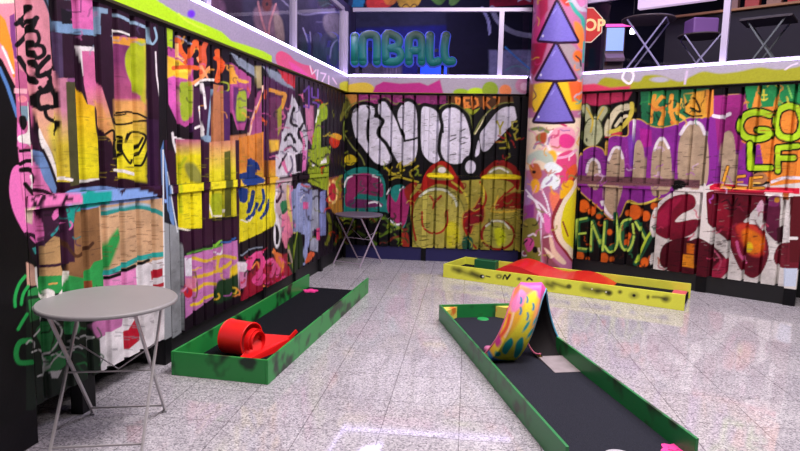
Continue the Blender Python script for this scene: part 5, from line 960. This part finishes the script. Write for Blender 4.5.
# tie-dye loop in the right lane ------------------------------------------------
def tie_loop():
    org=Vector((.97,4.34,.0245)); fw=Vector((-.165,.9863,0)); rt=Vector((.9863,.165,0)); up=Vector((0,0,1))
    root=empty('loop_ramp',org,0); tag(root,'tall tie-dye painted loop ramp with dark inside in the foreground lane','golf obstacle')
    R=.285; RV=.17; n=110; half=.132; m=9
    def U(t): return .235-.205*(t/.5) if t<.5 else .03-.27*((t-.5)/.5)**1.0
    def P(t):
        a=2*PI*t; u=U(t); v=RV*math.sin(a)*(1.0); z=R*(1-math.cos(a)); return rt*u+fw*v+up*z
    def frame(t):
        a=P(t-.002);b=P(t+.002); d=(b-a).normalized(); wd=(rt-d*rt.dot(d)).normalized(); nn=wd.cross(d)  # inward?
        c=Vector((0,0,0))+up*R+rt*U(t)
        if nn.dot(P(t)-c)<0: nn=-nn
        return wd,nn,d
    verts=[];th=.012
    hf=lambda t: half-.014+.014*math.cos(2*PI*t)
    T=np.linspace(0.0,.985,n)
    inner=[];outer=[]
    for t in T:
        p=P(t); wd,nn,d=frame(t)
        for k in range(m):
            s=(k/(m-1)*2-1); lip=-.05*max(0,(abs(s)-.74)/.26)**1.3   # edges turned towards the inside
            inner.append(p+wd*(s*hf(t))+nn*lip); outer.append(p+wd*(s*hf(t))+nn*(lip+th))
    # outer shell: closed body, paint layer; inner skin as separate part
    up_s=6; 
    def grid(pts,name,matn,cols=None,flip=False):
        me=grid_mesh(name,np.array([tuple(p) for p in pts]),n,m); 
        if flip:
            bm=bmesh.new();bm.from_mesh(me);bmesh.ops.reverse_faces(bm,faces=bm.faces);bm.to_mesh(me);bm.free()
        return me
    # painted outer body (finely subdivided for the paint)
    N2=420;M2=60; T2=np.linspace(0,.985,N2); vo=[]; 
    for t in T2:
        p=P(t); wd,nn,d=frame(t)
        for k in range(M2):
            s=(k/(M2-1)*2-1); lip=-.05*max(0,(abs(s)-.74)/.26)**1.3
            vo.append(p+wd*(s*hf(t))+nn*(lip+th))
        
    me=grid_mesh('painted_shell',np.array([tuple(p) for p in vo]),N2,M2)
    # tie-dye colours in strip coordinates (S across -1..1, Tt along)
    Tt=np.repeat(T2,M2); S=np.tile(np.linspace(-1,1,M2),N2)
    X=Tt*400; Y=S*22
    sh=[]
    rn=random.Random(3)
    # top of the loop pink (t~.5), then orange/yellow, teal spots and blue base
    sh+=[('p','#ee5cae',[(150,-40),(240,-40),(246,-8),(236,6),(246,20),(240,40),(150,40)],{'f':6}),
         ('c','#f08a5c',[(224,-30),(262,-30),(270,-14),(246,-10),(236,4),(226,0)],{'f':7}),
         ('c','#f6a070',[(232,26),(260,12),(300,20),(296,34),(240,34)],{'f':6}),
         ('c','#f08ac0',[(236,-14),(262,-22),(280,-18),(262,-6),(246,-4)],{'f':4}),
         ('c','#f0e040',[(228,8),(250,-4),(290,-6),(340,-20),(372,-10),(372,20),(330,24),(290,10),(250,12)],{'f':6}),
         ('s','#e0503c',2.6,[(284,-20),(304,-19),(326,-21)],{'f':1.5}),('s','#f2c8a0',2.4,[(280,-17),(300,-16),(320,-17)],{'f':1.5})]
    for x,y in[(257,-11),(252,-2),(261,9),(274,-8),(279,4)]: sh.append(('s','#2a86b4',2.6+.05*abs(y),[(x-5,y-1.2),(x,y+.6),(x+5,y+.2)],{'f':2.2}))
    for x,y in[(294,6),(302,15),(280,17)]: sh.append(('e','#2a9ea4',(x,y,10,2.1,-14),{'f':1.6}))
    sh+=[('c','#1c9c9a',[(318,-9),(330,-14),(346,-12),(352,-4),(340,-3),(326,-3)],{'f':2}),('c','#1c9c9a',[(312,6),(322,1),(334,3),(350,8),(356,14),(340,14),(326,12)],{'f':2}),('c','#1c9c9a',[(352,-18),(362,-16),(360,-10),(350,-12)],{'f':2}),
         ('c','#3a80c0',[(364,-24),(378,-20),(386,0),(380,22),(366,22),(372,0)],{'f':6}),('c','#c83c8c',[(320,-26),(336,-24),(344,-19),(330,-18)],{'f':3}),
         ('e','#6cc0dc',(186,0,6,5),{'f':4}),('p','#4ca0c8',[(20,-40),(130,-40),(130,-14),(20,-14)],{'f':6}),('p','#e87a6c',[(60,10),(140,10),(140,40),(60,40)],{'f':8}),('s','#4ab0d8',5,[(60,20),(100,20),(150,21)],{'f':4}),('e','#f0a0b0',(100,18,12,3),{'f':4})]
    C=apply(sh,X,Y,'#efb03c'); set_paint(me,C,.03)
    o=link('painted_shell',me,MATS['glossy_spray'],root)
    for p_ in me.polygons: p_.use_smooth=True
    # inside skin and edges as a thin closed body
    vs=[];fs=[]
    k=n*m
    vs=[Vector(v) for v in inner]+[p-(p-q)*.15 for p,q in zip(outer,inner)]
    for i in range(n-1):
        for j in range(m-1):
            a=i*m+j; b=a+m; fs.append((a,a+1,b+1,b)); fs.append((k+a,k+b,k+b+1,k+a+1))
        a=i*m;b=a+m; fs.append((a,b,k+b,k+a)); a=i*m+m-1;b=a+m; fs.append((a,k+a,k+b,b))
    for j in range(m-1):
        fs.append((j,k+j,k+j+1,j+1)); a=(n-1)*m+j; fs.append((a,a+1,k+a+1,k+a))
    MB().add(vs,fs).build('inner_lining',mat('loop_inside','#1c181a',.75,noise=.2,scale=9,spec=.15),root,smooth=True)
    for sd,cc in((-1,'#d86a8c'),(1,'#58a4c4')):
        pts=[]
        for t in T:
            wd,nn,d=frame(t); pts.append(P(t)+wd*(sd*hf(t))+nn*(-.05+.006))
        MB().tube(pts,.007,8).build('edge_rim',mat('rim'+cc[1:],cc,.5),root,smooth=True)
    # grey flap at the entry
    w0=P(0)-fw*.02; q=[rt*(.175-.105)+fw*(-.03),rt*(.175+.105)+fw*(-.03),rt*(.175+.105)-fw*.34,rt*(.175-.105)-fw*.34]
    q=[rt*.105+fw*-.02,rt*.345+fw*-.02,rt*.345-fw*.33,rt*.105-fw*.33]
    mb=MB(); v=[x+up*.014 for x in q[:2]]+[x+up*.003 for x in q[2:]]+[x+up*.001 for x in q]; mb.add(v,[(0,1,2,3),(7,6,5,4),(0,4,5,1),(1,5,6,2),(2,6,7,3),(3,7,4,0)]); mb.build('entry_flap',mat('flap_grey','#8f8486',.6,noise=.15,scale=14),root)
    return root
tie_loop()
# small pink ball-like knob beside the loop foot
p=at(487,352,.03); o=MB().lathe([(.001,0),(.028,.0),(.036,.012),(.036,.035),(.026,.05),(.001,.052)],20).build('loop_foot_peg',mat('peg_pink','#c06a94',.6),smooth=True); o.location=(p.x+.01,p.y+.0,.0245); tag(o,'small dusky pink peg at the left foot of the tie-dye loop','peg')
# ------------------------------------------------------------------ things on the upper floor
ZD=2.602
def place(x,y,Y): return atY(x,y,Y)
# stop sign
sp=atY(585.5,25,9.4); ss=empty('stop_sign',(sp.x,sp.y,ZD)); tag(ss,'red octagonal stop sign behind the glass right of the column','sign')
zc=atY(588,25,9.4).z-ZD; rr=.285
mb=MB(); oc=[(rr*math.cos(PI/8+i*PI/4),rr*math.sin(PI/8+i*PI/4)) for i in range(8)]
def disc(poly,y0,y1,m,nm,sc=1):
    vs=[(x*sc,y0,zc+z*sc) for x,z in poly]+[(x*sc,y1,zc+z*sc) for x,z in poly]; n=len(poly)
    return MB().add(vs,[tuple(range(n)),tuple(range(n,2*n))[::-1]]+[(i,i+n,(i+1)%n+n,(i+1)%n) for i in range(n)]).build(nm,m,ss)
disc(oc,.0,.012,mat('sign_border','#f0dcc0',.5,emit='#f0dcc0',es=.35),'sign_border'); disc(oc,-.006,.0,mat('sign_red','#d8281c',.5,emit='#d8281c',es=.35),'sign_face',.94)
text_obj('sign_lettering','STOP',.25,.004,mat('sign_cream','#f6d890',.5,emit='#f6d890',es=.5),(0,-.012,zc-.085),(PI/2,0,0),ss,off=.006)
MB().box((0,.035,(zc)/2),(.05,.04,zc)).build('sign_pole',mat('pole_grey','#6a6870',.5,.5),ss)
# arcade cabinet with a lit screen
cp=atY(613,60,9.6); ca=empty('arcade_cabinet',(cp.x,cp.y,ZD),math.radians(-10)); tag(ca,'arcade cabinet with pale blue lit screen beside the stop sign','arcade cabinet')
zs_=atY(613,52,9.6).z-ZD; zt2=atY(613,28,9.6).z-ZD
MB().prism([(-.15,-.06),(.15,-.06),(.15,.36),(-.15,.36)],0,.001) 
b=MB().box((0,.16,zt2/2),(.30,.42,zt2)).build('cabinet_body',mat('cabinet_brown','#5c4450',.5),ca,bevel=.01)
MB().box((0,-.062,(zt2+zs_)/2),(.26,.02,zt2-zs_-.02)).build('screen',mat('screen_blue','#9ab4f4',.3,emit='#8cacf8',es=.8),ca)
MB().add([(-.14,-.05,zs_-.03),(.14,-.05,zs_-.03),(.14,-.2,zs_-.12),(-.14,-.2,zs_-.12),(-.14,-.05,zs_-.16),(.14,-.05,zs_-.16),(.14,-.18,zs_-.17),(-.14,-.18,zs_-.17)],[(0,1,2,3),(4,7,6,5),(0,3,7,4),(1,5,6,2),(3,2,6,7),(0,4,5,1)]).build('control_panel',mat('panel_mauve','#8a6c80',.5),ca)
MB().box((.06,-.05,zt2+.03),(.42,.03,.04)).build('top_light',mat('magenta_light','#f04cb0',.4,emit='#f04cb0',es=1.2),ca)
# spot lamp
sl=empty('spot_lamp',(0,0,0)); q=atY(632.5,31,11); sl.location=(q.x,q.y,5.7); tag(sl,'small bright white spot lamp hanging right of the arcade cabinet','lamp')
MB().tube([(0,0,0),(0,0,q.z-5.7+.05)],.01,8).build('lamp_rod',mat('dark_metal','#222028',.5),sl); MB().lathe([(.001,-.05),(.04,-.05),(.05,0),(.03,.05),(.001,.05)],20,(0,0,q.z-5.7)).build('lamp_head',mat('lamp_white','#ffffff',.4,emit='#ffffff',es=6),sl)
# deck tables (placed behind the right parapet)
dtop=mat('deck_table_dark','#4a3c3c',.5,emit=None); dleg=mat('deck_table_leg','#a49cc0',.4,.2)
def deck_table(px,pyfoot_Y,R,rz,label,H=.71,lm=dleg,tm=dtop):
    q=pyfoot_Y; t=bistro('bistro_table',q[0],q[1],ZD,rz,tm,R,H,mleg=lm,sepu=.2,brace=False); tag(t,label,'table',group='folding tables on the upper floor'); return t
A=WR.pt(WR.hit(647,40,.55)[0],0,.55); deck_table(0,(A.x,A.y),.33,math.radians(62),'round brown-topped folding table behind the glass, right of the arcade cabinet',H=.76)
A=WR.pt(WR.hit(700,40,1.9)[0],0,1.9); deck_table(0,(A.x,A.y),.3,math.radians(72),'folding table with a purple box on it behind the glass',H=.74); pb=A
A=WR.pt(WR.hit(767,40,1.2)[0],0,1.2)
t=empty('square_table',(A.x,A.y,ZD),math.radians(-40)); tag(t,'dim square folding table at the far right behind the glass','table',group='folding tables on the upper floor')
dm=mat('deck_table_dim','#3a3036',.5)
MB().box((0,0,.70),(.56,.5,.03)).build('table_top',dm,t,bevel=.004); dl2=mat('deck_leg_dim','#6a7070',.5)
for y in(-.2,.2):
    MB().bar((-.24,y,.0),(.2,y,.685),.02,.015,(0,1,0)).build('leg',dl2,t); MB().bar((.24,y+.02,.0),(-.2,y+.02,.685),.02,.015,(0,1,0)).build('leg',dl2,t)
# purple box on table
o=MB().box((0,0,.11),(.36,.3,.22)).build('storage_box',mat('box_purple','#8a5ca4',.5),bevel=.02); o.location=(pb.x,pb.y,ZD+.74); tag(o,'purple box standing on the folding table behind the right glass','box')
# counter at the top right with red boxes
Ck=WDR
q0=atY(745,14,12.2)
sh0=WR.pt(WR.hit(770,20,3.6)[0],0,3.6)
sc=empty('snack_counter',(sh0.x,sh0.y,ZD),math.radians(-39)); tag(sc,'lit orange shelf counter at the far upper right','counter')
zz=WR.hit(770,11,3.6)[1]-ZD
MB().box((0,0,zz/2),(3.0,.5,zz)).build('counter_body',mat('counter_dark','#241c28',.6),sc); MB().box((0,-.02,zz+.02),(3.1,.6,.04)).build('counter_top',mat('counter_orange','#c89058',.5),sc,bevel=.005)
rb=mat('carton_red','#c83028',.5); 
cartons=[(-.55,'#a88470'),(-.25,'#c85040'),(.05,'#b89070'),(.42,'#d02c28'),(.85,'#c86a50')]
labs=['beige carton, leftmost on the upper right counter','small red carton second from the left on the upper counter','tan carton in the middle of the upper counter','large bright red carton on the upper right counter','salmon carton at the right end of the upper counter']
R39=Matrix.Rotation(math.radians(-39),3,'Z')
for (x,c),lb in zip(cartons,labs):
    w_=.38 if 'large' in lb else .2
    o=MB().box((0,0,.11),(w_,.2,.22)).build('carton',mat('carton'+c[1:],c,.5),bevel=.004); o.location=Vector((sh0.x,sh0.y,ZD+zz+.041))+R39@Vector((x,-.05,0)); o.rotation_euler=(0,0,math.radians(-39)); tag(o,lb,'carton',group='cartons on the upper counter')
# pale light box above the table
q=WR.pt(WR.hit(676,3,2.6)[0],WR.hit(676,3,2.6)[1],2.6)
lb_=empty('light_box',(q.x,q.y,5.7),math.radians(-39)); tag(lb_,'pale pink glowing light box at the top edge behind the right glass','light box')
MB().box((0,0,q.z-5.7+.12),(1.15,.12,.3)).build('light_face',mat('lightbox_pink','#f0d8f0',.4,emit='#f0d0f0',es=.75),lb_,bevel=.01)
for x in(-.4,.4): MB().tube([(x,0,0),(x,0,q.z-5.7+.27)],.008,8).build('hanging_rod',mat('dark_metal','#222028',.5),lb_)
# ------------------------------------------------------------------ lights
def area(name,loc,tgt,size,power,col,sizey=None):
    l=bpy.data.lights.new(name,'AREA'); l.energy=power; l.color=lin(col) if isinstance(col,str) else col; l.size=size
    if sizey: l.shape='RECTANGLE'; l.size_y=sizey
    o=bpy.data.objects.new(name,l); COL.objects.link(o); o.location=loc; d=Vector(tgt)-Vector(loc); o.rotation_euler=d.to_track_quat('-Z','Y').to_euler(); return o
area('ceiling_light_main',(2.0,6.0,5.62),(1.2,6.0,0),2.4,270,'#f8f0ff',2.0)
area('ceiling_light_near',(1.2,2.6,5.62),(.8,3.0,0),2.2,310,'#fff6f4',1.6)
area('ceiling_light_side',(4.4,3.6,5.62),(3.0,4.2,0),1.8,220,'#fff4f0',1.6)
area('ceiling_light_rear',(-.4,1.0,5.62),(-.4,1.6,0),1.6,130,'#fff0f4',1.2)
area('deck_light_back',(0,12.6,5.4),(0,15.4,3.4),1.3,150,'#b0a8ff',.6)
q=WL.pt(9.0,5.4,.75); area('deck_light_left',q,WL.pt(9.5,3,1.7),2.6,120,'#e0d0ff',.6)
q=WL.pt(12.0,5.4,.75); area('deck_light_left_far',q,WL.pt(12.2,3,1.7),2.0,80,'#e0d0ff',.6)
area('deck_light_right',(4.6,9.0,5.4),(4.2,8.2,2.7),1.6,40,'#c8b8ff',1.0)
w=bpy.data.worlds.new('world'); bpy.context.scene.world=w; w.use_nodes=True; w.node_tree.nodes['Background'].inputs[0].default_value=(*lin('#8a80a0'),1); w.node_tree.nodes['Background'].inputs[1].default_value=.3
sc_=bpy.context.scene; sc_.view_settings.view_transform='Standard'; sc_.view_settings.look='None'; sc_.view_settings.gamma=1; sc_.view_settings.use_curve_mapping=False; sc_.view_settings.exposure=0.0
